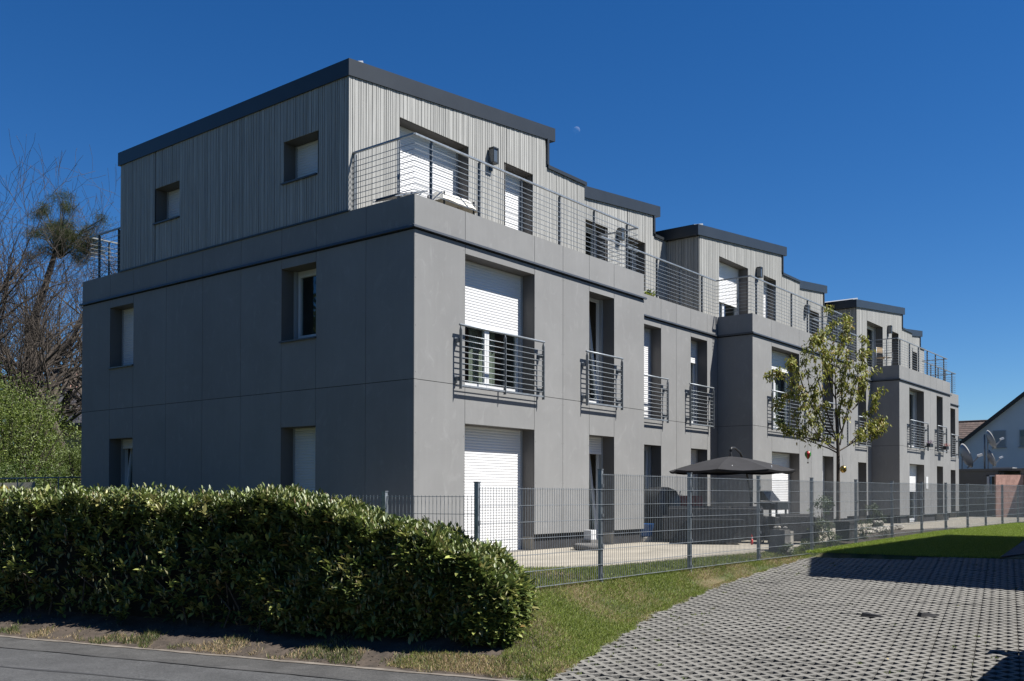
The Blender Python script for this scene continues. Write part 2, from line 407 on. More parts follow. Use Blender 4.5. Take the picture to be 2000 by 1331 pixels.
# put the 300 nearest down as single stones, the rest as one mass
for n, (dist, i, j) in enumerate(slots):
    x, y = pav_T(i, j); z = zp(x, y)+.0
    if n < 300:
        o = bpy.data.objects.new('paving_stone', pav_me); C.objects.link(o); o.parent = bedo
        jit = Matrix.Rotation(random.uniform(-.004,.004), 3, 'X') @ Matrix.Rotation(random.uniform(-.005,.005), 3, 'Y')
        o.matrix_local = Matrix.Translation((x, y, z+random.uniform(-.004,.004))) @ (rotm @ jit).to_4x4()
    else: bigV.append((x, y, z+random.uniform(-.003,.003)))
n = len(bigV); print('stones', len(slots))
if n: scatter('paving_stone', np.array(pm.v), pm.f, bigV, np.tile(np.array(rotm)[None], (n, 1, 1)), np.ones(n), M['paver'], bedo, kind='stuff')
# asphalt path beyond the paving
m = MB(); m.add([(7.5,-7.34,-.036),(14.4,-6.55,.03),(60,-3.6,.06),(60,-12,.06),(9,-12,-.04),(9.6,-7.6,-.03)],[(0,5,4,3,2,1)]); m.build('path', M['asphalt'], kind='structure')

# patio slab
pp = [(-1.3,1.0),(-1.3,-2.0),(-.4,-2.5),(.6,-3.25),(2.2,-3.35),(6,-3.5),(10,-3.3),(41.5,-3.3),(41.5,1.0)]
m = MB(); m.poly(pp, -.3, -.005); patio = m.build('patio', M['concrete'], kind='structure')

# ------------------------------------------------------------------ the apartment building
XA, PU, S_, TT, TB, L_, ZP, ZC = 7.49, 13.335, 1.05, 1.62, 9.24, 10.9, 6.10, 5.53
bld = empty('apartment_building', (0,0,0), label='long grey three storey apartment block with stepped timber clad top floor and roof terraces', cat='apartment block')

def face_T(side, base):
    """local x to the right seen from outside, local y into the building, z up"""
    if side == 'front': return Matrix.Translation((base[0], base[1], 0))
    return Matrix.Translation((base[0], base[1], 0)) @ Matrix.Rotation(-math.pi/2, 4, 'Z')   # the gable: right is -Y, in is +X

def holed(T, x0, x1, z0, z1, holes, y0, y1, name, mt):
    xs = sorted({x0, x1, *[h[0] for h in holes], *[h[1] for h in holes]}); zs = sorted({z0, z1, *[h[2] for h in holes], *[h[3] for h in holes]})
    xs = [x for x in xs if x0 <= x <= x1]; zs = [z for z in zs if z0 <= z <= z1]
    m = MB(T)
    for a, b in zip(xs, xs[1:]):
        for c, d in zip(zs, zs[1:]):
            if any(h[0]-1e-6 <= a and b <= h[1]+1e-6 and h[2]-1e-6 <= c and d <= h[3]+1e-6 for h in holes): continue
            m.box(a, b, y0, y1, c, d)
    return m.build(name, mt, bld)

def panels(T, cuts, bands, holes, mt=None):
    """one panel object for every field between the joints, cut round the openings"""
    g = .005
    for (z0, z1) in bands:
        for a, b in zip(cuts, cuts[1:]):
            hs = [h for h in holes if h[0] < b-.02 and h[1] > a+.02 and h[2] < z1-.02 and h[3] > z0+.02]
            segs = [(z0, z1)]
            if hs:
                h = hs[0]; segs = []
                if h[2] - z0 > .06: segs.append((z0, h[2]))
                if z1 - h[3] > .04: segs.append((h[3], z1))
            for c, d in segs:
                zl = c + (g if c == z0 else 0); zh = d - (g if d == z1 else 0)
                m = MB(T); m.box(a+g, b-g, 0, .010, zl, zh); m.build('panel', mt or M['panel'], bld)

def window(T, x0, x1, z0, z1, kind='door', sh=0., y0=.013, curtain=None, tilt=None, gap=0, dark=False, sill=False, rev=None, deep=.35, half=False):
    """the opening's reveal, frame, sashes, glass, roller shutter and the room behind it"""
    T2 = T @ Matrix.Translation((x0, 0, z0)); w = x1-x0; h = z1-z0; t = .012
    rev = rev or M['reveal']
    fr = MB(T2); fy0, fy1 = deep+.015, deep+.085; fb = .055
    fr.box(0, fb, fy0, fy1, 0, h); fr.box(w-fb, w, fy0, fy1, 0, h); fr.box(fb, w-fb, fy0, fy1, h-fb, h); fr.box(fb, w-fb, fy0, fy1, 0, fb)
    win = fr.build('window', M['white'], bld)
    m = MB(T2)
    m.box(-t, 0, y0, deep+.012, -t, h+t); m.box(w, w+t, y0, deep+.012, -t, h+t); m.box(0, w, y0, deep+.012, h, h+t)
    if not sill: m.box(0, w, y0, deep+.012, -t, 0)
    m.build('reveal', rev, win)
    if sill:
        m = MB(T2); m.box(-.02, w+.02, -.045, deep+.012, -.03, -.002); m.build('sill', M['coping'], win)
    n = 2 if w > 1.5 else 1
    mull = w/2
    lw = (w-2*fb)/n
    sashes = []
    for i in range(n):
        a = fb+i*lw; b = a+lw
        Ts = T2
        if tilt and i == 0:
            Ts = T2 @ Matrix.Translation((0, fy0, fb)) @ Matrix.Rotation(R(-7), 4, 'X') @ Matrix.Translation((0, -fy0, -fb))
        s = MB(Ts); q = .065; sa, sb = fy0-.012, fy1-.02
        s.box(a+.004, a+q, sa, sb, fb+.004, h-fb-.004); s.box(b-q, b-.004, sa, sb, fb+.004, h-fb-.004)
        s.box(a+q, b-q, sa, sb, h-fb-q, h-fb-.004); s.box(a+q, b-q, sa, sb, fb+.004, fb+q+.02)
        sash = s.build('sash', M['white'], win)
        p = MB(Ts); p.box(a+q-.005, b-q+.005, fy0+.02, fy0+.03, fb+q+.015, h-fb-q+.005); p.build('pane', M['glass'], win)
    if curtain:
        a, b, mm = curtain
        m = MB(T2); k = 26; vs = []; fs = []
        for i in range(k+1):
            x = w*(a+(b-a)*i/k); y = fy1+.12+.03*math.sin(i*1.9)
            vs += [(x, y, .03), (x, y, h-.08)]
        m.add(vs, [(2*i, 2*i+2, 2*i+3, 2*i+1) for i in range(k)]); m.build('curtain', mm, win, smooth=True)
    rm = MB(T2)
    rm.box(-.3, w+.3, 2.2, 2.22, -.02, h+.15); rm.box(-.32, -.3, fy1+.001, 2.2, -.02, h+.15); rm.box(w+.3, w+.32, fy1+.001, 2.2, -.02, h+.15)
    rm.box(-.3, w+.3, fy1+.001, 2.2, h+.15, h+.17); rm.box(-.3, w+.3, fy1+.001, 2.2, -.04, -.02)
    rm.build('room', M['room'], win)
    for ga_ in (.0, w-.045): gd = MB(T2); gd.box(ga_, ga_+.045, deep-.06, deep+.013, 0, h); gd.build('guide_rail', M['grey_guide'], win)
    if sh > 0:
        zb = h*(1-sh)+gap; prof = []; k = int((h-zb)/.052)
        z = zb
        prof = [(deep-.02, zb)]
        vs = []; zz = zb
        prof = []
        for i in range(k+1):
            z_a = h-(i)*.052; 
            if z_a <= zb+.01: break
            prof += [(deep-.036, z_a), (deep-.042, z_a-.006), (deep-.046, z_a-.026), (deep-.044, z_a-.044), (deep-.036, z_a-.047)]
        prof.append((deep-.03, zb)); 
        m = MB(T2); vs = []
        for (y, z) in prof: vs += [(.03, y, z), (w-.03, y, z)]
        m.add(vs, [(2*i+2, 2*i+3, 2*i+1, 2*i) for i in range(len(prof)-1)])
        m.box(.03, w-.03, deep-.045, deep-.015, zb-.05 if gap or sh < .99 else zb, zb)
        m.build('roller_shutter', M['shutter'], win)
    return win

def juliet(x0, x1, y, mid=False):
    """railing across a french door, standing off the wall"""
    zt, zb, yy = 4.035, 2.975, y-.12
    t = MB(); t.tube([(x0-.03, yy, zt), (x1+.03, yy, zt)], .021, 8)
    root = t.build('balcony_railing', M['galv'], bld, smooth=True)
    m = MB(); m.bar((x0, yy, zb), (x1, yy, zb), .03, .03); m.build('bar', M['galv'], root)
    for k in range(9):
        z = zb+.09+k*.1
        m = MB(); m.tube([(x0, yy, z), (x1, yy, z)], .0075, 6); m.build('bar', M['galv'], root, smooth=True)
    xs = [x0, x1] + ([(x0+x1)/2+.02] if mid else [])
    for x in xs:
        m = MB(); m.box(x-.006, x+.006, yy-.03, yy+.03, zb-.06, zt-.09)
        m.prism8([(x-.006,yy-.03,zt-.09),(x+.006,yy-.03,zt-.09),(x+.006,yy+.03,zt-.09),(x-.006,yy+.03,zt-.09),(x-.006,yy-.006,zt-.015),(x+.006,yy-.006,zt-.015),(x+.006,yy+.006,zt-.015),(x-.006,yy+.006,zt-.015)])
        m.build('post', M['galvdark'], root)
    for x in (x0, x1):
        s = 1 if x == x1 else -1
        for z in (zb+.12, zt-.27):
            m = MB(); m.box(x-.025, x+.025, yy+.03, y-.008, z-.035, z+.035); m.box(x-.045, x+.045, y-.008, y, z-.06, z+.06); m.build('bracket', M['galvdark'], root)
    return root

def rail_run(pts, zb, zt, posts, skip_start=False):
    """terrace railing along the plan polyline pts with posts at the given plan points"""
    t = MB()
    for a, b in zip(pts, pts[1:]): t.bar((*a, zt), (*b, zt), .042, .030)
    root = t.build('terrace_railing', M['galv'], bld)
    for k in range(9):
        z = zb+.06+k*(zt-zb-.06)/9.6
        m = MB(); m.tube([(*p, z) for p in pts], .0065, 5); m.build('bar', M['galv'], root)
    for (x, y, ax) in posts:
        m = MB()
        if ax == 'x': m.box(x-.006, x+.006, y+.012, y+.062, zb-.08, zt-.005); m.prism8([(x-.006,y-.02,zt-.02),(x+.006,y-.02,zt-.02),(x+.006,y+.04,zt-.02),(x-.006,y+.04,zt-.02)][:4]+[(x-.006,y-.02,zt-.0),(x+.006,y-.02,zt-.0),(x+.006,y+.04,zt-.0),(x-.006,y+.04,zt-.0)])
        else: m.box(x+.012, x+.062, y-.006, y+.006, zb-.08, zt-.005)
        if ax == 'x': m.box(x-.02, x+.02, y+.05, y+.062, zb-.08, zt-.02)
        else: m.box(x+.05, x+.062, y-.02, y+.02, zb-.08, zt-.02)
        m.build('post', M['galvdark'], root)
    return root

def boards(T, x0, x1, zlo, ztop, holes, as_parts=True, seed=1, mass=None):
    """vertical boards of uneven widths; ztop(x) gives the raking top"""
    rd = random.Random(seed); x = x0
    while x < x1-.02:
        w = rd.choice([.052, .052, .075, .098]); b = min(x+w, x1); a = x+.0065; bb = b-.0065
        yo = rd.choice([0, 0, .004])
        segs = [(zlo, None)]
        for h in holes:
            if h[0] < bb-.01 and h[1] > a+.01:
                if a < h[0]: bb = min(bb, h[0]) if bb-h[0] < .03 else bb
                segs = []
                if h[2]-zlo > .05: segs.append((zlo, h[2]))
                segs.append((h[3], None))
        for c, d in segs:
            da = ztop(a) if d is None else d; db = ztop(bb) if d is None else d
            m = mass if mass is not None else MB(T)
            m.T = T
            m.prism8([(a,-.004+yo,c),(bb,-.004+yo,c),(bb,.02,c),(a,.02,c),(a,-.004+yo,da),(bb,-.004+yo,db),(bb,.02,db),(a,.02,da)])
            if mass is None: m.build('board', M['wood'], bld)
        x = b

def lamp(x, y, z):
    m = MB(); m.box(x-.05, x+.05, y-.03, y-.002, z-.30, z+.16)
    r = m.build('wall_lamp', M['fascia'], bld)
    m = MB(); m.box(x-.085, x+.085, y-.17, y-.03, z+.13, z+.16); m.box(x-.085, x+.085, y-.17, y-.03, z-.17, z-.145); m.box(x-.085,x-.07,y-.17,y-.155,z-.145,z+.13); m.box(x+.07,x+.085,y-.17,y-.155,z-.145,z+.13); m.build('lamp_cage', M['fascia'], r)
    m = MB(); m.box(x-.07, x+.07, y-.152, y-.035, z-.145, z+.13); m.build('lamp_glass', M['lampglass'], r)
M['lampglass'] = mat('smoked_lamp_glass', (.10, .12, .14), rough=.08, spec=.9)

F1C = [0, 1.29, 3.335, 4.29, 5.245, 6.215, XA]
F2C = [XA, 9.15, 10.124, 10.934, 11.735, 12.69, PU]
W1, W2, W3, W4 = (1.30, 3.335), (5.245, 6.215), (9.15, 10.124), (11.735, 12.69)
GH = 2.33
# window states: unit, then (opening, storey) -> options
opts = {
 (0,'W1',1): dict(sh=.48, curtain=(.36,.72,M['curtain'])), (0,'W2',1): dict(tilt=1), (0,'W1',0): dict(sh=1.0), (0,'W2',0): dict(sh=.14, tilt=1),
 (0,'W3',1): dict(sh=1.0), (0,'W4',1): dict(sh=.24), (0,'W3',0): dict(), (0,'W4',0): dict(sh=.2),
 (1,'W1',1): dict(sh=.22, curtain=(0,.95,M['curtainblue'])), (1,'W2',1): dict(), (1,'W1',0): dict(sh=1.0), (1,'W2',0): dict(sh=.45),
 (1,'W3',1): dict(), (1,'W4',1): dict(), (1,'W3',0): dict(), (1,'W4',0): dict(),
 (2,'W1',1): dict(curtain=(0,.4,M['curtainblue'])), (2,'W2',1): dict(), (2,'W1',0): dict(sh=.45), (2,'W2',0): dict(), (2,'W3',1): dict(), (2,'W4',1): dict(), (2,'W3',0): dict(), (2,'W4',0): dict()}
Wd = dict(W1=W1, W2=W2, W3=W3, W4=W4)
bands = [(.30, 3.0), (3.0, ZC-.02), (ZC+.045, ZP)]
for u in range(3):
    ox = u*PU
    for cuts, y, names in ((F1C, 0, ('W1','W2')), (F2C, S_, ('W3','W4'))):
        T = face_T('front', (ox, y)); holes = []
        for nme in names:
            a, b = Wd[nme]; holes += [(a, b, -.02, GH), (a, b, 2.985, 5.345)]
        holed(T, cuts[0]+.011, cuts[-1]-.011, .30, ZP-.02, holes, .0105, .013, 'wall', M['black'])
        panels(T, cuts, bands, holes)
        # dark recessed plinth between the openings
        xs = [cuts[0]] + [v for nme in names for v in Wd[nme]] + [cuts[-1]]
        for a, b in zip(xs[::2], xs[1::2]): m = MB(T); m.box(a+.012, b-.012, .09, .11, -.05, .30); m.build('plinth', M['plinth'], bld)
        for nme in names:
            a, b = Wd[nme]
            for bx in ((a+.0005, a+.018), (b-.018, b-.0005)): m = MB(T); m.box(*bx, .04, .285, -.05, .26); m.build('door_base', M['concrete'], bld)
        for nme in names:
            a, b = Wd[nme]
            for fl in (0, 1):
                z0, z1 = ((0, GH), (2.985, 5.345))[fl]
                window(T, a, b, z0, z1, **opts[(u, nme, fl)])
        for nme in names:
            a, b = Wd[nme]; juliet(ox+a-.26, ox+b+.13, y, mid=(nme == 'W1'))
        # cornice
        m = MB(T); m.prism8([(cuts[0]-(.06 if y == 0 else 0),-.055,ZC),(cuts[-1]+(.05 if y == 0 else 0),-.055,ZC),(cuts[-1]+(.05 if y == 0 else 0),.0,ZC),(cuts[0]-(.06 if y == 0 else 0),.0,ZC),
                            (cuts[0]-(.06 if y == 0 else 0),-.05,ZC+.035),(cuts[-1]+(.05 if y == 0 else 0),-.05,ZC+.035),(cuts[-1]+(.05 if y == 0 else 0),.0,ZC+.06),(cuts[0]-(.06 if y == 0 else 0),.0,ZC+.06)])
        m.build('cornice', M['coping'], bld)
        m = MB(T); m.box(cuts[0]+(.012 if y == 0 else -.0), cuts[-1]-.012, .014, .2, ZP-.018, ZP-.003); m.build('coping', M['coping'], bld)
    # return walls at the step: x = ox+XA (faces right, unseen but real) and x = ox+PU (faces the camera)
    if u < 2:
        T = face_T('gable', (ox+PU, S_))
        panels(T, [0, S_], bands, [])
        m = MB(T); m.box(.012, S_-.012, .0105, .013, .3, ZP-.02); m.build('wall', M['black'], bld)
        m = MB(T); m.box(.0, S_+.05, -.055, 0, ZC, ZC+.045); m.build('cornice', M['coping'], bld)
        m = MB(T); m.box(.0, S_, .09, .11, -.05, .3); m.build('plinth', M['plinth'], bld)
    m = MB(); m.box(ox+XA-.012, ox+XA, .012, S_, .3, ZP); m.build('side_wall', M['panel'], bld)
# end wall and rear wall
m = MB(); m.box(40.0, 40.012, S_, L_, 0, ZP); m.box(.02, 40.0, L_-.012, L_, 0, ZP); m.build('rear_wall', M['panel'], bld)
# floors: closed slab for the terrace level and internal floors
m = MB(); m.box(.02, 39.99, S_+.03, L_-.02, ZP-.12, ZP-.05)
for u in range(3): m.box(u*PU+.02, u*PU+XA-.02, .03, S_+.03, ZP-.12, ZP-.05)
m.build('terrace_floor', M['concrete'], bld)

# ---- gable wall
Tg = face_T('gable', (0, L_))           # local x = L_ - y
def gx(y): return L_-y
gc = sorted([gx(v) for v in (0, 1.17, 2.49, 3.48, 4.74, 6.03, 7.36, 8.66, 9.645, 10.9)])
gh = [(gx(9.645), gx(8.66), .96, GH), (gx(3.48), gx(2.49), .96, GH), (gx(9.645), gx(8.66), 3.955, 5.33), (gx(3.48), gx(2.49), 3.955, 5.33)]
def gpanels():
    g = .005
    for (z0, z1) in [(.0, 3.0), (3.0, ZC-.02), (ZC+.045, ZP)]:
        for a, b in zip(gc, gc[1:]):
            segs = [(z0, z1)]
            for h in gh:
                if h[0] < b-.02 and h[1] > a+.02 and h[2] < z1 and h[3] > z0: segs = [(z0, h[2]), (h[3], z1)]
            for c, d in segs:
                m = MB(Tg); m.box(a+g, b-g, 0, .010, c+(g if c == z0 else 0), d-(g if d == z1 else 0)); m.build('panel', M['panel'], bld)
gpanels()
holed(Tg, .011, L_-.011, 0, ZP-.02, gh, .0105, .013, 'wall', M['black'])
window(Tg, gh[0][0], gh[0][1], gh[0][2], gh[0][3], sh=.12, tilt=1, sill=True)
window(Tg, gh[1][0], gh[1][1], gh[1][2], gh[1][3], sh=1, sill=True)
window(Tg, gh[2][0], gh[2][1], gh[2][2], gh[2][3], sh=1, sill=True)
window(Tg, gh[3][0], gh[3][1], gh[3][2], gh[3][3], sill=True)
m = MB(Tg); m.prism8([(-.06,-.055,ZC),(L_+.055,-.055,ZC),(L_,0,ZC),(-.06,0,ZC),(-.06,-.05,ZC+.035),(L_+.05,-.05,ZC+.035),(L_,0,ZC+.06),(-.06,0,ZC+.06)]); m.build('cornice', M['coping'], bld)
m = MB(Tg); m.box(.2, 1.6, .014, .2, ZP-.018, ZP-.003); m.box(gx(TT)+.0, L_-.2, .014, .2, ZP-.018, ZP-.003); m.build('coping', M['coping'], bld)

# ---- penthouses
def penthouse(u, first):
    ox = u*PU; mass = None if first else MB()
    sl = .1
    D1, D2 = (1.25, 3.25), (4.47, 5.43)
    top1 = lambda x: 8.53+sl*(x-ox) if x < ox+5.93 else 8.50
    T = face_T('front', (0, TT)); hs = [(ox+D1[0], ox+D1[1], ZP-.05, 8.17), (ox+D2[0], ox+D2[1], ZP-.05, 8.18)]
    boards(T, ox+.03, ox+5.94, ZP-.04, top1, hs, seed=3+u, mass=mass)
    boards(T, ox+5.94, ox+XA-.02, ZP-.04, lambda x: 8.47, [], seed=9+u, mass=mass)
    top2 = lambda x: 8.60+.098*(x-ox-XA)
    T2 = face_T('front', (0, TT+S_)); h2 = [(ox+9.10, ox+10.05, ZP-.05, 8.20), (ox+11.12, ox+12.08, ZP-.05, 8.20)]
    boards(T2, ox+XA, ox+12.57, ZP-.04, top2, h2, seed=15+u, mass=mass if not first else None)
    boards(T2, ox+12.57, ox+PU, ZP-.04, lambda x: 8.50, [], seed=21+u, mass=mass)
    if mass is not None: pass
    # backing walls
    def back(T, x0, x1, holes, ztopf):
        m = MB(T); xs = sorted({x0, x1, *[h[0] for h in holes], *[h[1] for h in holes]})
        for a, b in zip(xs, xs[1:]):
            zl = ZP-.05
            for h in holes:
                if h[0] <= a+1e-6 and b <= h[1]+1e-6: zl = h[3]
            m.prism8([(a,.022,zl),(b,.022,zl),(b,.04,zl),(a,.04,zl),(a,.022,ztopf(a+1e-4)),(b,.022,ztopf(b-1e-4)),(b,.04,ztopf(b-1e-4)),(a,.04,ztopf(a+1e-4))])
        m.build('wall', M['black'], bld)
    back(T, ox+.045, ox+5.93, hs, lambda x: 8.50+sl*(x-ox)); back(T, ox+5.935, ox+XA-.04, [], lambda x: 8.46)
    back(T2, ox+XA, ox+12.56, h2, lambda x: 8.58+.098*(x-ox-XA)); back(T2, ox+12.565, ox+PU, [], lambda x: 8.48)
    so = {0: (dict(sh=1), dict(sh=1), dict(), dict()), 1: (dict(sh=.55), dict(sh=.9), dict(sh=1), dict()), 2: (dict(), dict(), dict(sh=.5), dict())}[u]
    window(T, ox+D1[0], ox+D1[1], ZP-.05, 8.17, y0=.021, **so[0]); window(T, ox+D2[0], ox+D2[1], ZP-.05, 8.18, y0=.021, **so[1])
    window(T2, ox+9.10, ox+10.05, ZP-.05, 8.20, y0=.021, **so[2]); window(T2, ox+11.12, ox+12.08, ZP-.05, 8.20, y0=.021, **so[3])
    # roofs with deep fascias
    def roof(x0, x1, y0, y1, zt0, sl, th=.30):
        m = MB(); z0 = zt0; z1 = zt0+sl*(x1-x0)
        m.prism8([(x0,y0,z0-th),(x1,y0,z1-th),(x1,y1,z1-th),(x0,y1,z0-th),(x0,y0,z0),(x1,y0,z1),(x1,y1,z1),(x0,y1,z0)])
        m.build('roof', M['fascia'], bld)
    xl = -.035 if u == 0 else -.17
    roof(ox+xl, ox+6.23, TT-.055 if u else TT-.03, TB+.06, 8.815+sl*xl, sl)
    roof(ox+XA-.15, ox+12.87, TT+S_-.05, TB+.06, 8.875, .098)
    for bx in ((ox+5.95, ox+XA+.02, TT-.045, TB, 8.455, 8.535), (ox+12.60, ox+PU-.02, TT+S_-.045, TB, 8.485, 8.565), (ox+5.915, ox+5.985, TT-.045, TT-.006, 8.535, 9.125), (ox+12.53, ox+12.60, TT+S_-.045, TT+S_-.006, 8.565, 9.09)):
        m = MB(); m.box(*bx); m.build('roof_trim', M['fascia'], bld)
    m = MB(); m.box(ox+5.94, ox+5.985, TT-.004, TB, 8.535, 9.12); m.box(ox+12.56, ox+12.60, TT+S_-.004, TB, 8.565, 9.08); m.box(ox+XA-.036, ox+XA-.02, TT+.0, TT+S_, ZP-.05, 8.455)
    m.box(ox+.0 if u else ox+.05, ox+XA, TB-.02, TB, ZP-.05, 8.45); m.box(ox+XA, ox+PU, TB-.02, TB, ZP-.05, 8.45)
    m.build('clerestory_wall', M['fascia'], bld)
    # pale sheet metal ridge flashing lying along the top of the roof
    m = MB(); x = ox+.42; z = 8.84 if u else 8.83
    m.add([(x-(.56 if u else .40),TT+.10,z-.02),(x,TT+.10,z+.13),(x+.06,TT+.10,z-.04),(x-(.56 if u else .40),TB-.3,z-.02),(x,TB-.3,z+.13),(x+.06,TB-.3,z-.04)], [(0,2,1),(3,4,5),(0,1,4,3),(1,2,5,4),(0,3,5,2)])
    m.build('roof_flashing', M['paleflash'], bld)
    # side wall facing the camera (gable of this block)
    if u == 0:
        Tp = face_T('gable', (0, TB)); hp = [(TB-3.45, TB-2.48, 6.95, 7.735), (TB-7.83, TB-6.885, 6.95, 7.71)]
        boards(Tp, 0, TB-TT-.03, ZP+.02, lambda x: 8.52, hp, seed=40)
        m = MB(Tp); m.box(-.0, TB-TT+.02, -.03, .03, ZP-.01, ZP+.018); m.build('base_flashing', M['fascia'], bld)
        holed(Tp, .0, TB-TT-.04, ZP-.02, 8.50, hp, .021, .03, 'wall', M['black'])
        window(Tp, *hp[0], y0=.03, sh=.86, sill=True); window(Tp, *hp[1], y0=.03, sh=1, sill=True)
        # corner board, set on the front edge
        m = MB(Tp); m.box(TB-TT-.03, TB-TT+.0045, -.005, .024, ZP+.02, 8.52); m.build('board', M['wood'], bld)
    else:
        Tp = face_T('gable', (ox, TT+S_))
        boards(Tp, 0, S_, ZP-.04, lambda x: 8.5, [], seed=41+u, mass=mass)
        m = MB(Tp); m.box(0, S_-.03, .021, .03, ZP-.05, 8.48); m.build('wall', M['black'], bld)
    if mass is not None:
        mass.build('board', M['wood'], bld, kind='stuff')
    lamp(ox+3.93, TT, 8.16); lamp(ox+10.65, TT+S_, 8.13)
    # terrace railings
    zb, zt = ZP+.06, 7.155
    yb = .10
    if u == 0:
        rail_run([(.1, TT+.02), (.1, yb), (XA-.1, yb), (XA-.1, S_+.1), (PU+.1, S_+.1)], zb, zt,
                 [(.1, .52, 'y'), (.1, TT-.02, 'y')] + [(x, yb, 'x') for x in (.55, 1.83, 3.08, 4.36, 5.63, 6.97)] + [(x, S_+.1, 'x') for x in (8.9, 10.15, 11.4, 12.65)])
    else:
        rail_run([(ox+.1, S_+.1), (ox+.1, yb), (ox+XA-.1, yb), (ox+XA-.1, S_+.1), (ox+PU-.1 + (.2 if u < 2 else 0), S_+.1)] + ([(ox+PU-.1, S_+1.6)] if u == 2 else []), zb, zt,
                 [(ox+.1, .52, 'y')] + [(ox+x, yb, 'x') for x in (.55, 1.83, 3.08, 4.36, 5.63, 6.97)] + [(ox+x, S_+.1, 'x') for x in (8.9, 10.15, 11.4, 12.65)])
M['paleflash'] = mat('pale_sheet_metal', (.55, .57, .58), rough=.4, metal=.3)
for u in range(3): penthouse(u, u == 0)
rail_run([(.1, TB+.05), (.1, L_-.15), (7.4, L_-.15)], ZP+.06, 7.155, [(.1, TB+.3, 'y'), (.1, L_-.5, 'y'), (.6, L_-.15, 'x'), (1.9, L_-.15, 'x'), (3.2, L_-.15, 'x')])
rail_run([(.9, TB+.1), (2.2, TB+.1), (2.2, L_-.2)], ZP+.06, 7.155, [(1.5, TB+.1, 'x')])
# small name plate on the wall beside the far door
m = MB(); m.box(2*PU+3.55, 2*PU+3.85, -.014, -.002, 1.35, 1.85); m.build('notice_plate', M['white'], bld)
# tiny screws at the panel corners
sm_ = MB()
for u in range(2):
    for c in F1C:
        for z in [3.12, 3.9, 4.7, 5.4, .45, 1.3, 2.1, 2.88]:
            for dx in (-.035, .035):
                x = c+dx
                if any(W1[0]-.0 < x < W1[1] or W2[0] < x < W2[1] for _ in (0,)) or x < 0 or x > XA: continue
                sm_.box(u*PU+x-.006, u*PU+x+.006, -.002, 0, z-.006, z+.006)
sm_.build('rivet', M['reveal'], bld, kind='stuff')

# ------------------------------------------------------------------ mesh fence
FX = [-3.20, -.64, 1.89, 4.44, 6.94, 9.50, 12.03, 14.50, 16.85, 19.29, 21.60, 24.0, 26.5, 29.0]
FY = -4.14
def mesh_panel(a, b, zb, h, root, double=True):
    """welded wire panel from plan point a to b; every wire joined into one panel"""
    a = Vector((*a, 0)); b = Vector((*b, 0)); d = (b-a); Ln = d.length; d.normalize(); n = Vector((-d.y, d.x, 0))
    m = MB(); k = int(Ln/.05)
    for i in range(k+1):
        p = a+d*(i*Ln/k); w = .0023
        v = [p-d*w-n*w, p+d*w-n*w, p+d*w+n*w, p-d*w+n*w]
        m.add([(*q.xy, zb) for q in v]+[(*q.xy, zb+h) for q in v], [(0,1,5,4),(1,2,6,5),(2,3,7,6),(3,0,4,7)])
    nz = int(round((h-.03)/.2)); z = zb+.015
    for i in range(nz+1):
        zz = zb+.015+i*.2
        for s in (-.008, .008):
            m.bar(tuple((a+n*s).xy)+(zz,), tuple((b+n*s).xy)+(zz,), .0058, .0058)
    return m.build('mesh_panel', M['galv'], root)
def fence_post(x, y, z0, z1, root):
    m = MB(); m.box(x-.02, x+.02, y-.03, y+.03, z0, z1)
    p = m.build('fence_post', M['galv'], root)
    m = MB(); m.box(x-.025, x+.025, y-.036, y+.036, z1, z1+.012); m.build('post_cap', M['galvdark'], p)
    m = MB()
    for i in range(int((z1-z0)/.4)): m.box(x-.012, x+.012, y-.042, y-.030, z0+.2+i*.4, z0+.245+i*.4)
    m.build('clamp', M['galvdark'], p, kind='stuff')
fen = empty('wire_fence', (0,0,0), label='long galvanised welded mesh fence between the paved parking bay and the patios', cat='fence')
M['galv_post'] = M['galv']
for i, x in enumerate(FX):
    top = 1.405 + (.03*(i-6)/6 if i > 6 else 0)
    g0 = float(hgt(x, FY-.05))-.1
    if i == 0: top = 1.205
    fence_post(x, FY+.035, g0, top, fen)
    if i: 
        a = FX[i-1]; zb = -.075 + (.012*(i-5) if i > 5 else 0)
        mesh_panel((a, FY), (x, FY), zb if i > 1 else -.075, 1.43 if i > 1 else 1.23, fen)
fen2 = empty('wire_fence', (0,0,0), label='lower welded mesh fence running behind the laurel hedge beside the shaded gable wall', cat='fence')
sd_ = Vector((RD[0], RD[1], 0))
P0 = Vector((-3.2, FY, 0)); prev = P0
for dist in (1.25, 3.77, 6.29, 8.81, 11.3):
    q = P0+sd_*dist; fence_post(q.x, q.y, -.2, 1.10, fen2)
    mesh_panel(tuple(prev.xy), tuple(q.xy), .03-.2, 1.23, fen2); prev = q

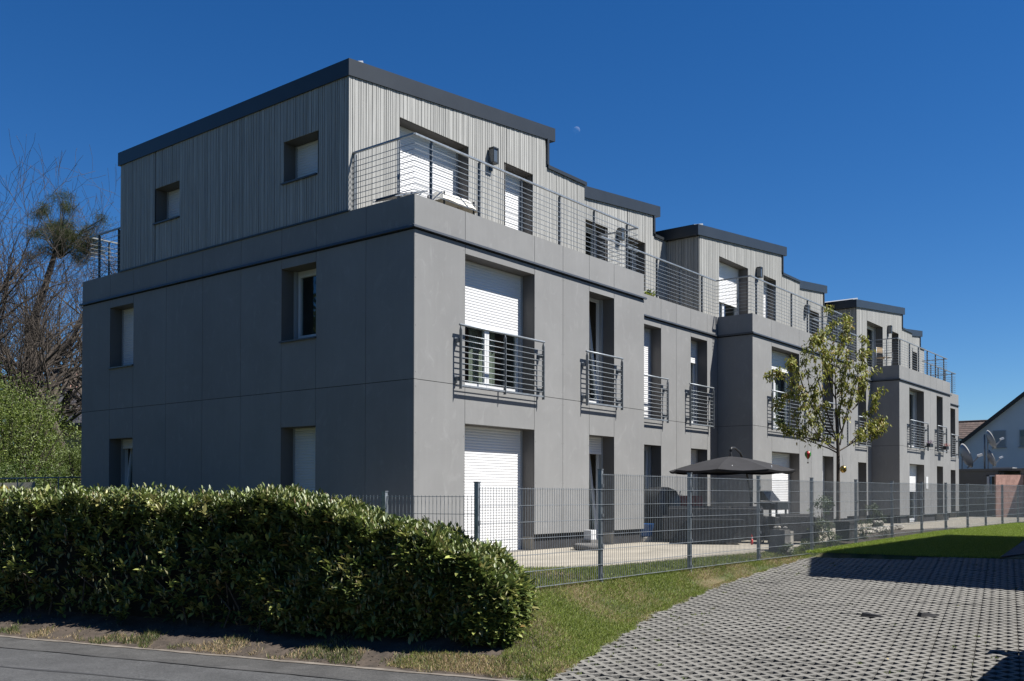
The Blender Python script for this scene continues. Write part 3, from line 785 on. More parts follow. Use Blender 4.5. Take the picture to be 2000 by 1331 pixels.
# ------------------------------------------------------------------ laurel hedge
hedge = empty('laurel_hedge', tuple(rpt(1.1, 4, -.55)), label='clipped glossy green laurel hedge with pale flower spikes along the road', cat='hedge')
PRr = [.02, .12, .3, .6, 1.15, 1.85, 2.9, 5, 16]; PRz = [-.34, -.12, .12, .38, .58, .73, .94, .99, .99]
def hz(r_): return np.interp(r_, PRr, PRz) + .022*np.sin(r_*2.4+.5)+.035*np.sin(r_*6.3)+.035*np.sin(r_*14)
def hw(q_, r_, z_): # wobble of the face
    return .08*np.sin(r_*2.3+z_*3)+.06*np.sin(r_*5.1-z_*5+1)+.04*np.sin(r_*11+z_*8)
def hedge_points(n, din=.22):
    out = []; nor = []
    r_ = rng.uniform(.1, 12, n); r_ = np.where(rng.random(n) < .45, rng.uniform(.1, 3.4, n), r_)
    zt = hz(r_); face = rng.choice(3, n, p=[.56, .36, .08])
    dep = rng.exponential(din/2, n).clip(0, .5)
    q0 = .78; q1 = 1.52
    u_ = rng.random(n)
    z = np.where(face == 0, -.52+(zt+.52)*u_**.85, zt-dep+.03*rng.normal(size=n))
    # the face leans out at mid height and draws in at the foot and the crown
    t = (z+.55)/1.6
    bul = .10*np.sin(np.clip(t*1.25, 0, 1)*np.pi)-.30*np.clip(t-.35, 0, 1)**1.2-.04
    q = np.where(face == 0, q0-bul+dep+hw(0, r_, z), np.where(face == 1, rng.uniform(q0-.02, q1, n), q1-dep))
    z = np.where(face == 2, -.3+(zt+.3)*u_, z)
    # round the end off
    e = r_ < .7
    q = np.where(e, q + (.7-r_)*.45*(face == 0), q)
    nn = np.zeros((n, 3)); nn[:, 0] = np.where(face == 0, -RN[0], np.where(face == 2, RN[0], -.2*RN[0])); nn[:, 1] = np.where(face == 0, -RN[1], np.where(face == 2, RN[1], -.2*RN[1])); nn[:, 2] = np.where(face == 1, 1, .35)
    w = np.clip((.9-r_)/.9, 0, 1)[:, None]; nn[:, :2] = nn[:, :2] + w*np.array([-RD[0], -RD[1]])*1.2
    p = np.stack([RP0[0]+q*RN[0]+r_*RD[0], RP0[1]+q*RN[1]+r_*RD[1], z], 1)
    return p, nn, r_
def end_points(n):
    """leaves that close the rounded end of the hedge"""
    th = rng.uniform(-1.6, 1.6, n); zz = rng.random(n)**.8
    q = 1.17+.42*np.sin(th)*1.0; r_ = .52-.42*np.cos(th)+rng.exponential(.06, n)
    z = -.5+(hz(r_+.05)+.52)*zz
    p = np.stack([RP0[0]+q*RN[0]+r_*RD[0], RP0[1]+q*RN[1]+r_*RD[1], z], 1)
    nn = np.stack([RN[0]*np.sin(th)-RD[0]*np.cos(th), RN[1]*np.sin(th)-RD[1]*np.cos(th), np.full(n, .4)], 1)
    return p, nn, r_
NS = 8200
p1, n1, r1 = hedge_points(NS, .30); p2, n2, r2 = end_points(900)
p = np.concatenate([p1, p2]); nn = np.concatenate([n1, n2]); NS = len(p)
d = nn/np.linalg.norm(nn, axis=1, keepdims=True)*.8 + rng.normal(size=(NS, 3))*.42 + np.array([0, 0, .45])
fr_ = frames(d)                                   # every shoot carries a whorl of seven leaves
an = np.tile(np.arange(7)*2.4, NS)+np.repeat(rng.uniform(0, 6, NS), 7); k7 = np.tile(np.arange(7), NS)
fr7 = np.repeat(fr_, 7, axis=0); op = 1.15-.13*k7+rng.normal(size=7*NS)*.15
ld = fr7[:, :, 0]*np.cos(op)[:, None] + (fr7[:, :, 1]*np.cos(an)[:, None]+fr7[:, :, 2]*np.sin(an)[:, None])*np.sin(op)[:, None]
lp_ = np.repeat(p, 7, axis=0)+fr7[:, :, 0]*(k7*.011-.03)[:, None]
HC = [(.12,.17,.045),(.20,.25,.06),(.31,.34,.09),(.40,.38,.14),(.07,.11,.03),(.34,.24,.08)]
tn_ = np.repeat(tints(NS, HC, [4,4,3,1,2,.25], .3), 7, axis=0)*rng.uniform(.75, 1.25, (7*NS, 1))
scatter('foliage', LEAF_V, LEAF_F, lp_, frames(ld, rng.uniform(-.5, .5, 7*NS)), rng.uniform(.07, .145, 7*NS), M['leaf'], hedge, tint=tn_, kind='stuff')
# shoots standing out of the top: short twigs ringed with upright leaves
K = 2300
rs = rng.uniform(.2, 12, K); rs = np.where(rng.random(K) < .5, rng.uniform(.2, 4, K), rs); qs = rng.uniform(.72, 1.5, K)
hs_ = rng.uniform(.02, .17, K)
base = np.stack([RP0[0]+qs*RN[0]+rs*RD[0], RP0[1]+qs*RN[1]+rs*RD[1], hz(rs)-.04], 1)
pp_ = np.repeat(base, 6, axis=0); k6 = np.tile(np.arange(6), K)
pp_[:, 2] += np.repeat(hs_, 6)*(k6/5.)
an = k6*2.4+np.repeat(rng.uniform(0, 6, K), 6)
dd = np.stack([np.cos(an), np.sin(an), .5+k6*.35], 1)+rng.normal(size=(6*K, 3))*.15
scatter('shoot', LEAF_V, LEAF_F, pp_, frames(dd), rng.uniform(.05, .085, 6*K), M['leaf'], hedge, tint=tints(6*K, [(.15,.20,.045),(.21,.235,.07),(.10,.15,.03)], [4,2,2]), kind='stuff')
# flower spikes
K = 3600
pf, nf_, rf = hedge_points(K, .04); pf += nf_*.03
dd = nf_*.3+np.array([0, 0, 1.])+rng.normal(size=(K, 3))*.2
SPV = [(0,.12,0),(0,-.06,.1),(0,-.06,-.1),(.3,.16,0),(.3,-.08,.14),(.3,-.08,-.14),(1,0,0)]
SPF = [(0,1,4,3),(1,2,5,4),(2,0,3,5),(3,4,6),(4,5,6),(5,3,6)]
scatter('flower_spike', SPV, SPF, pf, frames(dd), rng.uniform(.045, .085, K), M['leafm'], hedge, tint=tints(K, [(.52,.49,.26),(.36,.38,.15),(.30,.21,.11)], [3,3,1]), kind='stuff')
# a few hundred big leaves nearest the camera as pieces of their own
lm = MB(); lm.add(LEAF_V, LEAF_F); leaf_me = lm.mesh('leaf', M['hleaf'])
pz_, nz_, rz_ = hedge_points(4000, .02)
sel = np.argsort(np.linalg.norm(pz_-np.array(CAM), axis=1))[:300]
for i in sel:
    o = bpy.data.objects.new('leaf', leaf_me); C.objects.link(o); o.parent = hedge
    dv = nz_[i]*.7+rng.normal(size=3)*.5; Rl = frames(dv[None], np.array([rng.uniform(-.6, .6)]))[0]
    s = rng.uniform(.085, .12)
    o.matrix_local = Matrix.Translation(Vector(pz_[i]+nz_[i]*.02)-hedge.location) @ (Matrix(Rl.tolist())*1.0).to_4x4() @ Matrix.Scale(s, 4)
for ch in hedge.children:
    if ch.type == 'MESH' and not ch.name.startswith('leaf'): ch.location = -hedge.location
# added near-black core: the hedge's inner shade as a colour, stops see-through
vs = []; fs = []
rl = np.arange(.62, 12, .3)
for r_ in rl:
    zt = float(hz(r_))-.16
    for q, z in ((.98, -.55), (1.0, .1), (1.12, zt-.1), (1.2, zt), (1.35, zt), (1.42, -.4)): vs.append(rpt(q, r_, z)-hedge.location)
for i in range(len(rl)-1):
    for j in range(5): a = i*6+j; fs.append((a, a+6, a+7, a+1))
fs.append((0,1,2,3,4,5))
m = MB(); m.add(vs, fs); m.build('shade_core', M['hcore'], hedge)
m = MB()
for k in range(60):
    r_ = rng.uniform(.2, 9); q = rng.uniform(.85, 1.2); b = rpt(q, r_, -.62)-hedge.location
    m.tube([b, b+Vector((rng.normal()*.06, rng.normal()*.06, .3)), b+Vector((rng.normal()*.15-.05, rng.normal()*.15, .65))], [.014, .010, .006], 4)
m.build('stem', M['twig'], hedge, kind='stuff')

# ------------------------------------------------------------------ grass
BL_V = [(0,-.06,0),(0,.06,0),(.55,.045,.0),(.55,-.045,.0),(1,0,-.16)]; BL_F = [(0,1,2,3),(3,2,4)]
def lowfreq(x, y): return (np.sin(x*1.9+y*.7)+np.sin(x*.8-y*2.3+1)+np.sin(x*3.7+y*3.1+2)*.6+np.sin(-x*5.3+y*4.2)*.5)/3.1
fx_np = lambda y: 6.48+(-4.27-y)*.338
def grass(name, n, xr, yr, cond, h0, h1, greens, drys, dry_bias, seedlab, upright=1.0):
    x = rng.uniform(*xr, n); y = rng.uniform(*yr, n); k = cond(x, y); x = x[k]; y = y[k]; n = len(x)
    z = hgt(x, y)-.005; z = np.where((y < -4.2) & (x < fx_np(y)), np.maximum(z, zp(x, y)-.012), z)
    P_ = np.stack([x, y, z], 1)
    d = np.stack([rng.normal(size=n)*.55, rng.normal(size=n)*.55, np.full(n, upright)], 1)
    dry = lowfreq(x, y)+rng.normal(size=n)*.45+dry_bias > .55
    tg = tints(n, greens, [1]*len(greens), .3); td = tints(n, drys, [1]*len(drys), .3)
    t = np.where(dry[:, None], td, tg)
    s = rng.uniform(h0, h1, n)*np.where(dry, .75, 1)
    return scatter(name, BL_V, BL_F, P_, frames(d, rng.uniform(0, 3.1, n)), s, M['grass'], None, tint=t, kind='stuff', label=seedlab)
GR = [(.23,.30,.045),(.30,.36,.07),(.17,.23,.035)]; DR = [(.60,.47,.26),(.48,.36,.19),(.40,.30,.17)]
fx_np = lambda y: 6.48+(-4.27-y)*.338
def strip_cond(x, y):
    ye = np.interp(x, PE_X, PE_Y)
    return (y < -4.05) & (y > ye-.03-.05*rng.random(len(x))+.03*np.sin(x*9)) & (rq(x, y) > .12) & (x < fx_np(y)) & ~((rq(x, y) > .6) & (rq(x, y) < 1.5) & (rr(x, y) > .1))
grass('grass', 330000, (-4.6, 7.0), (-6.1, -4.05), strip_cond, .028, .058, GR, DR, .5, 'short green and straw coloured grass on the bank below the mesh fence')
grass('grass', 120000, (-3.1, 9.0), (-4.12, -2.0), lambda x, y: (y < np.interp(x, [-1.3,-.4,.6,2.2,6,10], [-2.0,-2.5,-3.25,-3.35,-3.5,-3.3])-.02) & (rq(x,y) > 1.5), .04, .075, GR, DR, .1, 'longer grass growing on the patio side of the fence')
grass('grass', 420000, (6.5, 26), (-7.4, -4.1), lambda x, y: (x > fx_np(y)+.02) & (y > np.interp(x, [7.0, 7.5, 14.4, 26], [-7.34, -7.34, -6.52, -5.8])) , .035, .065, [(.29,.40,.05),(.23,.33,.04),(.34,.43,.07)], DR, -.55, 'even bright green lawn beyond the grid paving')
grass('grass', 90000, (9, 34), (-4.1, -3.3), lambda x, y: x > 9, .05, .10, [(.10,.14,.03),(.07,.11,.02)], DR, .2, 'rough grass along the foot of the fence')
vx = lambda x, y: (rq(x, y) > .10+.05*np.sin(rr(x, y)*7)+.04*np.sin(rr(x, y)*17)) & (rq(x, y) < .85) & (rr(x, y) > -.6) & (rr(x, y) < 12) & (lowfreq(x*2.1, y*2.1)+np.sin(rr(x,y)*4.1)*.35+np.sin(rr(x,y)*11+2)*.25+(rq(x, y)-.30)*-1.1+rng.normal(size=len(x))*.12 > .02)
grass('grass', 260000, (-8, -3.2), (-6.2, 7), vx, .03, .085, [(.12,.15,.04),(.09,.12,.03)], DR, .42, 'dry tufts of grass on the bare verge between road and hedge')
# weeds in the openings of the paving
wx = []
for k in range(420):
    i, j = random.choice(slots)[1:] if k < 120 else random.choice(slots)[1:]
    x, y = pav_T(i+random.randint(0, 4)*.25, j+random.randint(0, 6)/6)
    if k > 60 and y < np.interp(x, PE_X, PE_Y)-.9+.3*math.sin(x*3): continue
    if not in_paving(x, y): continue
    for q in range(9): wx.append((x+random.gauss(0, .02), y+random.gauss(0, .02), zp(x, y)-.03))
wx = np.array(wx); n = len(wx)
d = np.stack([rng.normal(size=n)*.7, rng.normal(size=n)*.7, np.ones(n)], 1)
scatter('weeds', LEAF_V, LEAF_F, wx, frames(d, rng.uniform(0, 3, n)), rng.uniform(.025, .06, n), M['leafm'], None, tint=tints(n, [(.16,.22,.05),(.12,.17,.04),(.25,.24,.10)], [2,2,1]), kind='stuff', label='small weeds sprouting from the openings of the grid paving')
def pav_at(u, v):
    d = (fw + rt*((u-1000)/F) - up*((v-CY)/F)); t = (-1.142-CAM.z)/(d.z-.0554*(.9815*d.x+.1913*d.y)); return CAM+d*t
M['yellowleaf'] = mat('fallen_leaf', (.50,.38,.10), rough=.6)
for (uu, vv, s_, lab, cc) in ((1381, 1243, .07, 'curled pale yellow fallen leaf on the paving, nearest the grass bank', 'yellowleaf'), (1735, 1291, .05, 'yellow green leaf lying on the paving, nearest the viewer', 'yellowleaf'), (1858, 1267, .045, 'faded leaf lying by a long joint of the paving', 'yellowleaf')):
    m = MB(); m.add(LEAF_V, LEAF_F); o = m.build('fallen_leaf', M[cc], None, loc=tuple(pav_at(uu, vv)+Vector((0,0,.012))), label=lab, cat='leaf'); o.scale = (s_, s_, s_); o.rotation_euler = (.3, -.3, random.uniform(0, 6))
for k, (uu, vv, lab) in enumerate(((1702, 1204, 'dark lifted stone piece lying on the paving, left of the other one'), (1812, 1203, 'flat dark broken stone on the paving, right of the lifted piece'))):
    m = MB(); m.prism8([(-.13,-.05,0),(.13,-.06,0),(.12,.06,0),(-.12,.05,0),(-.11,-.04,.05),(.12,-.05,.02),(.11,.05,.02),(-.10,.04,.05)])
    m.build('broken_stone', M['plinth'], None, loc=tuple(pav_at(uu, vv)+Vector((0,0,-.005))), label=lab, cat='stone').rotation_euler.z = R(-70+30*k)
# grit and clods on the verge
K = 9000; x = rng.uniform(-8, -3.3, K); y = rng.uniform(-6.2, 6, K); k = (rq(x, y) > -.03) & (rq(x, y) < 1.0) & (rr(x, y) < 10); x = x[k]; y = y[k]; n = len(x)
RKV = [(.05,0,.28),(.5,.1,.0),(.1,.45,.0),(-.5,.1,.05),(0,-.45,.0),(0,0,-.3)]; RKF = [(0,1,2),(0,2,3),(0,3,4),(0,4,1),(5,2,1),(5,3,2),(5,4,3),(5,1,4)]
scatter('gravel', RKV, RKF, np.stack([x, y, hgt(x, y)+.003], 1), frames(rng.normal(size=(n, 3))*np.array([1,1,.15])), rng.uniform(.006, .030, n), M['leafm'], None, tint=tints(n, [(.16,.12,.085),(.30,.26,.20),(.10,.075,.055)], [4,1,3]), kind='stuff', label='loose grit and clods along the edge of the road')

# ------------------------------------------------------------------ trees
def grow(m, start, dirv, length, rad, level, tips, maxlev=4, spread=.55, upk=.25, kids=(4, 4, 4, 4), seg=5, wob=.13, rdm=random):
    """recursive branch; collects its twig points in tips"""
    pts = [Vector(start)]; d = Vector(dirv).normalized(); rr_ = [rad]
    for i in range(seg):
        d = (d + Vector((rdm.gauss(0, wob), rdm.gauss(0, wob), rdm.gauss(0, wob)+upk*.18))).normalized()
        pts.append(pts[-1]+d*(length/seg)); rr_.append(max(.006, rad*(1-.72*(i+1)/seg)))
    m.tube(pts, rr_, 7 if level == 0 else (5 if level == 1 else 3), cap=False)
    if level >= maxlev: tips += pts[1:]; return
    nk = kids[min(level, len(kids)-1)]
    for k in range(nk):
        t = rdm.uniform(.25, 1) if level else rdm.uniform(.35, 1)
        i = min(int(t*seg), seg-1); f = t*seg-i
        p = pts[i].lerp(pts[i+1], f); dd = (pts[i+1]-pts[i]).normalized()
        a = dd.orthogonal().normalized(); a.rotate(Matrix.Rotation(rdm.uniform(0, 6.28), 3, dd))
        nd = (dd*1.0 + a*rdm.uniform(spread*.6, spread*1.5)+Vector((0, 0, upk))).normalized()
        grow(m, p, nd, length*rdm.uniform(.5, .75), rr_[i]*rdm.uniform(.45, .7), level+1, tips, maxlev, spread, upk, kids, max(3, seg-1), wob, rdm)

def bare_tree(loc, h, lean, seed, label, limbs=5, trunk=.2, spread=.5, rad=.28, **k):
    rd = random.Random(seed); h *= .90; rad *= 1.1; root = empty('bare_tree', tuple(loc), label=label, cat='tree', group='leafless trees behind the block')
    m = MB(); top = Vector((lean[0]*.3, lean[1]*.3, h*trunk))
    m.tube([(0,0,0), top*.5+Vector((.05,0,0)), top], [rad, rad*.85, rad*.75], 9, cap=False); m.build('trunk', M['bark'], root, smooth=True)
    m = MB(); tips = []
    for i in range(limbs):
        an = 6.28*i/limbs+rd.uniform(-.4, .4); s = rd.uniform(.25, spread)
        dv = Vector((math.cos(an)*s+lean[0]*.12, math.sin(an)*s+lean[1]*.12, 1))
        grow(m, top-Vector((0,0,.1*i)), dv, h*(1-trunk)*rd.uniform(.48, .60), rad*rd.uniform(.55, .8), 0, tips, 4, .66, .14, (6, 4, 3, 3), 6, .17, rd)
    m.build('branches', M['bark'], root, smooth=True, kind='stuff')
    return root, tips

def leaf_cloud(name, root, pts, n, size, cols, w, jit, matl=None, droop=0):
    pts = np.array([tuple(p) for p in pts]); i = rng.integers(0, len(pts), n)
    P_ = pts[i]+rng.normal(size=(n, 3))*jit
    d = rng.normal(size=(n, 3)); d[:, 2] -= droop
    return scatter(name, LEAF_V, LEAF_F, P_, frames(d, rng.uniform(-1, 1, n)), rng.uniform(size*.6, size*1.2, n), matl or M['leafm'], root, tint=tints(n, cols, w), kind='stuff')

def gpos(u, Z, z=-.5): p = at(u, 967, Z); return Vector((p.x, p.y, z))
bare_tree(gpos(12, 38), 14.6, (-.3, .2), 11, 'tall leafless tree with a forked brown trunk, nearest the sky edge left of the block', limbs=6, rad=.34, spread=.34)
bare_tree(gpos(-90, 36), 16.0, (.3, .2), 12, 'leafless tree whose upper twigs reach in from beside the forked one', limbs=6, rad=.32)
bare_tree(gpos(62, 46), 14.5, (.2, .0), 13, 'slender leafless tree standing between the forked tree and the leaning one', limbs=6, rad=.26, spread=.42)
bare_tree(gpos(178, 36), 11.5, (-2.6, 3.0), 14, 'leafless tree leaning out from behind the corner of the grey block', limbs=6, rad=.26, spread=.8)
bare_tree(gpos(215, 44), 17.5, (-.2, .2), 15, 'leafless tree rising behind the rear terrace railing', limbs=5, rad=.25)
# pine with a ragged crown
pine = empty('pine_tree', tuple(gpos(125, 41)), label='pine with a ragged dark green crown among the bare trees', cat='tree')
m = MB(); tp = (at(118, 450, 41.2)-pine.location); m.tube([(-1.6,.8,0), (-1.35,.6,4), tuple(at(60,640,41)-pine.location), tuple(at(88,560,41)-pine.location), tuple(at(106,500,41.1)-pine.location), tuple(tp)], [.26, .22, .18, .14, .10, .05], 8, cap=False)
cps = []
rd = random.Random(5)
for k in range(34):
    c = at(124+rd.gauss(0, 30), 452+rd.gauss(0, 34), 41+rd.gauss(0, .9))-pine.location
    m.tube([tp+Vector((0,0,-1.2)), tp.lerp(c, .5)+Vector((0,0,-.3)), c], [.05, .03, .012], 4, cap=False)
    for j in range(9): cps.append(c+Vector((rd.gauss(0, .16), rd.gauss(0, .16), rd.gauss(0, .10))))
for k in range(14):
    c = at(175+rd.gauss(0, 14), 478+rd.gauss(0, 22), 41+rd.gauss(0, .6))-pine.location
    m.tube([tp, tp.lerp(c, .5), c], [.04, .025, .012], 4, cap=False)
    for j in range(6): cps.append(c+Vector((rd.gauss(0, .15), rd.gauss(0, .15), rd.gauss(0, .10))))
m.build('trunk', M['bark'], pine, smooth=True)
NV = [(0,.02,0),(0,-.02,0),(1,-.02,0),(1,.02,0),(0,0,.02),(0,0,-.02),(1,0,-.02),(1,0,.02)]; NF = [(0,1,2,3),(4,5,6,7)]
n = 19000; pts = np.array([tuple(q) for q in cps]); P_ = pts[rng.integers(0, len(pts), n)]+rng.normal(size=(n, 3))*.11
scatter('crown', NV, NF, P_, frames(rng.normal(size=(n, 3))+np.array([0,0,.5])), rng.uniform(.09, .20, n), M['leafm'], pine, tint=tints(n, [(.07,.10,.03),(.11,.13,.04),(.16,.15,.06)], [3,3,1]), kind='stuff')

# spring-green trees and shrubs behind the hedge line
def bushy(name, loc, h, rx, label, cols, n, size, seed, clumps=60, group=None, cat='shrub', stem=.05, droop=0):
    rd = random.Random(seed); root = empty(name, tuple(loc), label=label, cat=cat, group=group); m = MB(); pts = []
    for k in range(clumps):
        an = rd.uniform(0, 6.28); t = rd.random()**.6; zc = h*(.12+.80*rd.random()); w = math.sin(math.pi*min(1, (zc/h)*.86+.12))**.7
        c = Vector((math.cos(an)*rx*t*w, math.sin(an)*rx*t*w, zc))
        m.tube([(rd.gauss(0,.08), rd.gauss(0,.08), 0), (c.x*.35, c.y*.35, c.z*.5), tuple(c)], [stem, stem*.6, stem*.2], 4, cap=False)
        for j in range(10): pts.append(c+Vector((rd.gauss(0, 1), rd.gauss(0, 1), rd.gauss(0, .8)))*(.13*rx))
    m.build('stems', M['bark'], root, kind='stuff')
    leaf_cloud('foliage', root, pts, n, size, cols, [1]*len(cols), .07*rx, droop=droop); return root
SG = [(.14,.21,.04),(.18,.25,.05),(.10,.16,.03)]
bushy('willow_tree', gpos(22, 31), 5.2, 2.4, 'round spring green tree with fine leaves, tallest of the greenery left of the block', [(.15,.21,.035),(.22,.28,.05),(.09,.14,.025)], 36000, .08, 21, 120, cat='tree')
bushy('willow_tree', gpos(-35, 33), 5.9, 2.2, 'spring green tree half outside the view on the far left', [(.13,.19,.035),(.19,.25,.05),(.08,.13,.025)], 24000, .085, 22, 80, cat='tree')
bushy('shrub', gpos(112, 34), 3.7, 1.5, 'loose yellow green shrub against the dark roofed house', [(.16,.21,.05),(.12,.17,.035)], 20000, .08, 23, 70)
bushy('shrub', gpos(150, 30), 3.2, 1.0, 'upright green shrub touching the corner of the block', [(.11,.16,.03),(.16,.21,.05)], 12000, .07, 24, 50)
bushy('shrub', gpos(75, 27), 2.5, 1.5, 'dark green shrub below the willow, behind the pipe rail', [(.07,.12,.025),(.12,.18,.03)], 9000, .07, 25, 40)
bushy('shrub', gpos(5, 27), 2.6, 1.5, 'dark green shrub at the far left end of the pipe rail', [(.07,.12,.025),(.12,.18,.03)], 9000, .07, 26, 40)
bushy('shrub', gpos(120, 22), 1.55, .8, 'low dark shrub between the pipe rail and the hedge', [(.08,.10,.035),(.13,.14,.06)], 5000, .05, 27, 30)
bushy('shrub', gpos(45, 20), 1.42, .7, 'low twiggy shrub just behind the hedge in front of the banner', [(.08,.10,.035),(.13,.14,.06)], 4000, .05, 28, 30)

# small tree by the patio
yt = empty('young_tree', (12.86, -2.52, -.02), label='slim young tree with olive green drooping leaves inside the mesh fence', cat='tree')
O = yt.location; ZT = 24.5; rd = random.Random(3)
m = MB(); m.tube([(0,0,0), (.02,.0,1.1), at(1637, 880, ZT)-O, at(1633, 800, ZT)-O], [.055, .047, .042, .036], 8, cap=False); m.build('trunk', M['bark'], yt, smooth=True)
tipspx = [((1637,880),(1600,850),(1560,840),(1545,800),.3),((1637,880),(1600,870),(1565,800),(1560,760),-.5),((1633,860),(1590,820),(1575,740),(1570,690),.4),((1632,850),(1600,780),(1592,700),(1585,665),-.6),
 ((1637,885),(1590,862),(1530,850),(1512,800),.5),((1600,862),(1560,850),(1540,850),(1524,832),.2),((1633,800),(1632,740),(1628,680),(1624,607),0),((1633,820),(1650,770),(1655,700),(1660,640),.5),((1635,860),(1665,800),(1672,740),(1690,665),-.4),
 ((1637,882),(1680,860),(1705,830),(1722,825),.3),((1660,868),(1690,840),(1712,790),(1712,770),.5),((1640,870),(1655,800),(1668,720),(1697,690),-.2),((1632,760),(1605,700),(1600,650),(1590,668),.3),((1575,780),(1545,740),(1525,720),(1502,738),.2),
 ((1570,760),(1560,720),(1550,712),(1546,712),-.3),((1590,800),(1570,770),(1540,760),(1520,790),.6),((1631,720),(1640,680),(1650,650),(1657,622),.2),((1632,780),(1615,740),(1612,690),(1606,650),-.4),((1665,800),(1690,780),(1685,740),(1690,720),.4),
 ((1680,860),(1700,850),(1715,850),(1722,838),0),((1600,860),(1600,830),(1590,790),(1590,760),.3),((1640,840),(1640,790),(1645,750),(1648,700),-.3)]
m = MB(); lp = []
for a, b, c, d_, off in tipspx:
    P4 = [at(*a, ZT)-O, at(*b, ZT+off*.5)-O, at(*c, ZT+off)-O, at(*d_, ZT+off*1.2)-O]; cur = []
    for i in range(9):
        t = i/8; x = (1-t)**3*P4[0]+3*(1-t)**2*t*P4[1]+3*(1-t)*t*t*P4[2]+t**3*P4[3]; cur.append(x+Vector((rd.gauss(0,.012), rd.gauss(0,.012), 0)))
    m.tube(cur, [.02*(1-.85*i/8) for i in range(9)], 5, cap=False)
    for i in range(2, 9):
        lp += [cur[i]]*(2 if i > 4 else 1)
        if rd.random() < .85:
            dv = Vector((rd.gauss(0, .5), rd.gauss(0, .5), .6)); e = cur[i]+dv*rd.uniform(.1, .3); m.tube([cur[i], e], [.006, .002], 3, cap=False); lp += [e, e, cur[i].lerp(e, .5)]
m.build('branches', M['bark'], yt, kind='stuff')
leaf_cloud('foliage', yt, lp, 7200, .10, [(.30,.33,.05),(.40,.40,.08),(.34,.24,.08),(.20,.23,.04)], [3,3,1,2], .05, M['leafm'], droop=1.3)
# things hanging in the tree
M['red'] = mat('red_paint', (.55,.03,.03), rough=.4); M['green'] = mat('green_paint', (.06,.30,.06), rough=.4); M['brass'] = mat('gold_metal', (.55,.38,.12), rough=.25, metal=.9)
hb = empty('balloon_ornament', tuple(at(1578, 890, 24.2)), label='small red and green toy balloon hanging from a branch of the young tree', cat='ornament')
prof = [(.005,-.10),(.035,-.07),(.075,0),(.08,.05),(.055,.10),(.004,.12)]
for k in range(6):
    m = MB(); vs = []; a0 = k*math.pi/3; st = 4
    for r_, z in prof: vs += [(r_*math.cos(a0+math.pi/3*i/st), r_*math.sin(a0+math.pi/3*i/st), z) for i in range(st+1)]
    m.add(vs, [(i*(st+1)+j, i*(st+1)+j+1, (i+1)*(st+1)+j+1, (i+1)*(st+1)+j) for i in range(len(prof)-1) for j in range(st)]); m.build('balloon_segment', M['red'] if k % 2 else M['green'], hb, smooth=True)
m = MB(); m.tube([(0,0,.12),(0,0,.30)], .002, 4); m.tube([(.02,0,-.10),(.015,0,-.17)], .002, 4); m.tube([(-.02,0,-.10),(-.015,0,-.17)], .002, 4); m.build('string', M['black'], hb)
m = MB(); m.lathe([(.018,-.20),(.024,-.17)], n=10); m.build('basket', M['twig'], hb)
hl = empty('lantern', tuple(at(1647, 916, 24.2)), label='round gold lantern hanging beside the trunk of the young tree', cat='lantern')
m = MB(); m.lathe([(.03,-.10),(.075,-.06),(.085,0),(.07,.05),(.03,.08)], n=14); m.build('lantern_body', M['brass'], hl, smooth=True)
m = MB(); m.tube([(0,0,.08),(-.02,0,.16),(-.04,.02,.36)], .003, 4); m.build('hanger', M['black'], hl)

# ------------------------------------------------------------------ cantilever parasol
M['cloth'] = mat('charcoal_cloth', (.020,.020,.025), rough=.85, var=.2, scale=4, alpha_trans=.1)
M['dark'] = mat('dark_metal', (.03,.032,.036), rough=.45, metal=.3)
uc = Vector((9.77, -1.04, 0))
um = empty('parasol', tuple(uc), label='charcoal grey cantilever parasol open over the black patio furniture', cat='parasol')
NR = 8; Rr = 1.5; za, zr = 2.0, 1.66
rimp = []
for k in range(NR):
    a = 2*math.pi*k/NR+.25; b = a+2*math.pi/NR; m = MB(); vs = []; st = 5
    for i in range(st+1):
        t = i/st; z = za+(zr-za)*t**1.35
        for j in range(5):
            s = j/4; an = a+(b-a)*s; rad_ = Rr*t*(math.cos(math.pi/NR)/math.cos((s-.5)*2*math.pi/NR)); sag = -.035*math.sin(math.pi*s)*t
            vs.append((math.cos(an)*rad_, math.sin(an)*rad_, z+sag))
    m.add(vs, [(i*5+j, i*5+j+1, (i+1)*5+j+1, (i+1)*5+j) for i in range(st) for j in range(4)])
    # hanging hem
    base = st*5
    hv = [vs[base+j] for j in range(5)]; m.add(hv+[(x*.985, y*.985, z-.05) for x, y, z in hv], [(j, j+1, j+6, j+5) for j in range(4)])
    m.build('canopy_panel', M['cloth'], um, smooth=True)
    m = MB(); m.tube([(0,0,za-.04), (math.cos(a)*Rr*.5, math.sin(a)*Rr*.5, za+(zr-za)*.5**1.35-.02), (math.cos(a)*Rr, math.sin(a)*Rr, zr-.02)], .009, 4); m.build('rib', M['dark'], um)
m = MB(); m.lathe([(.02,za-.35),(.05,za-.33),(.05,za-.1),(.03,za+.06),(.01,za+.14)], n=12); m.build('hub', M['dark'], um)
pz = Vector((1.9, .35, 0)); m = MB()
m.tube([(0,0,za+.12),(.05,.01,za+.2),(.4,.08,za+.22),(.9,.17,za+.12),(1.4,.26,za-.22),(1.75,.32,za-.7),tuple(pz+Vector((0,0,1.0)))], [.03]*7, 8); m.build('boom', M['dark'], um, smooth=True)
m = MB(); m.tube([tuple(pz), tuple(pz+Vector((0,0,1.25)))], .035, 10); m.build('pole', M['dark'], um, smooth=True)
m = MB(); m.box(pz.x-.45, pz.x+.45, pz.y-.05, pz.y+.05, 0, .05); m.box(pz.x-.05, pz.x+.05, pz.y-.45, pz.y+.45, .0, .049); m.build('base', M['dark'], um)
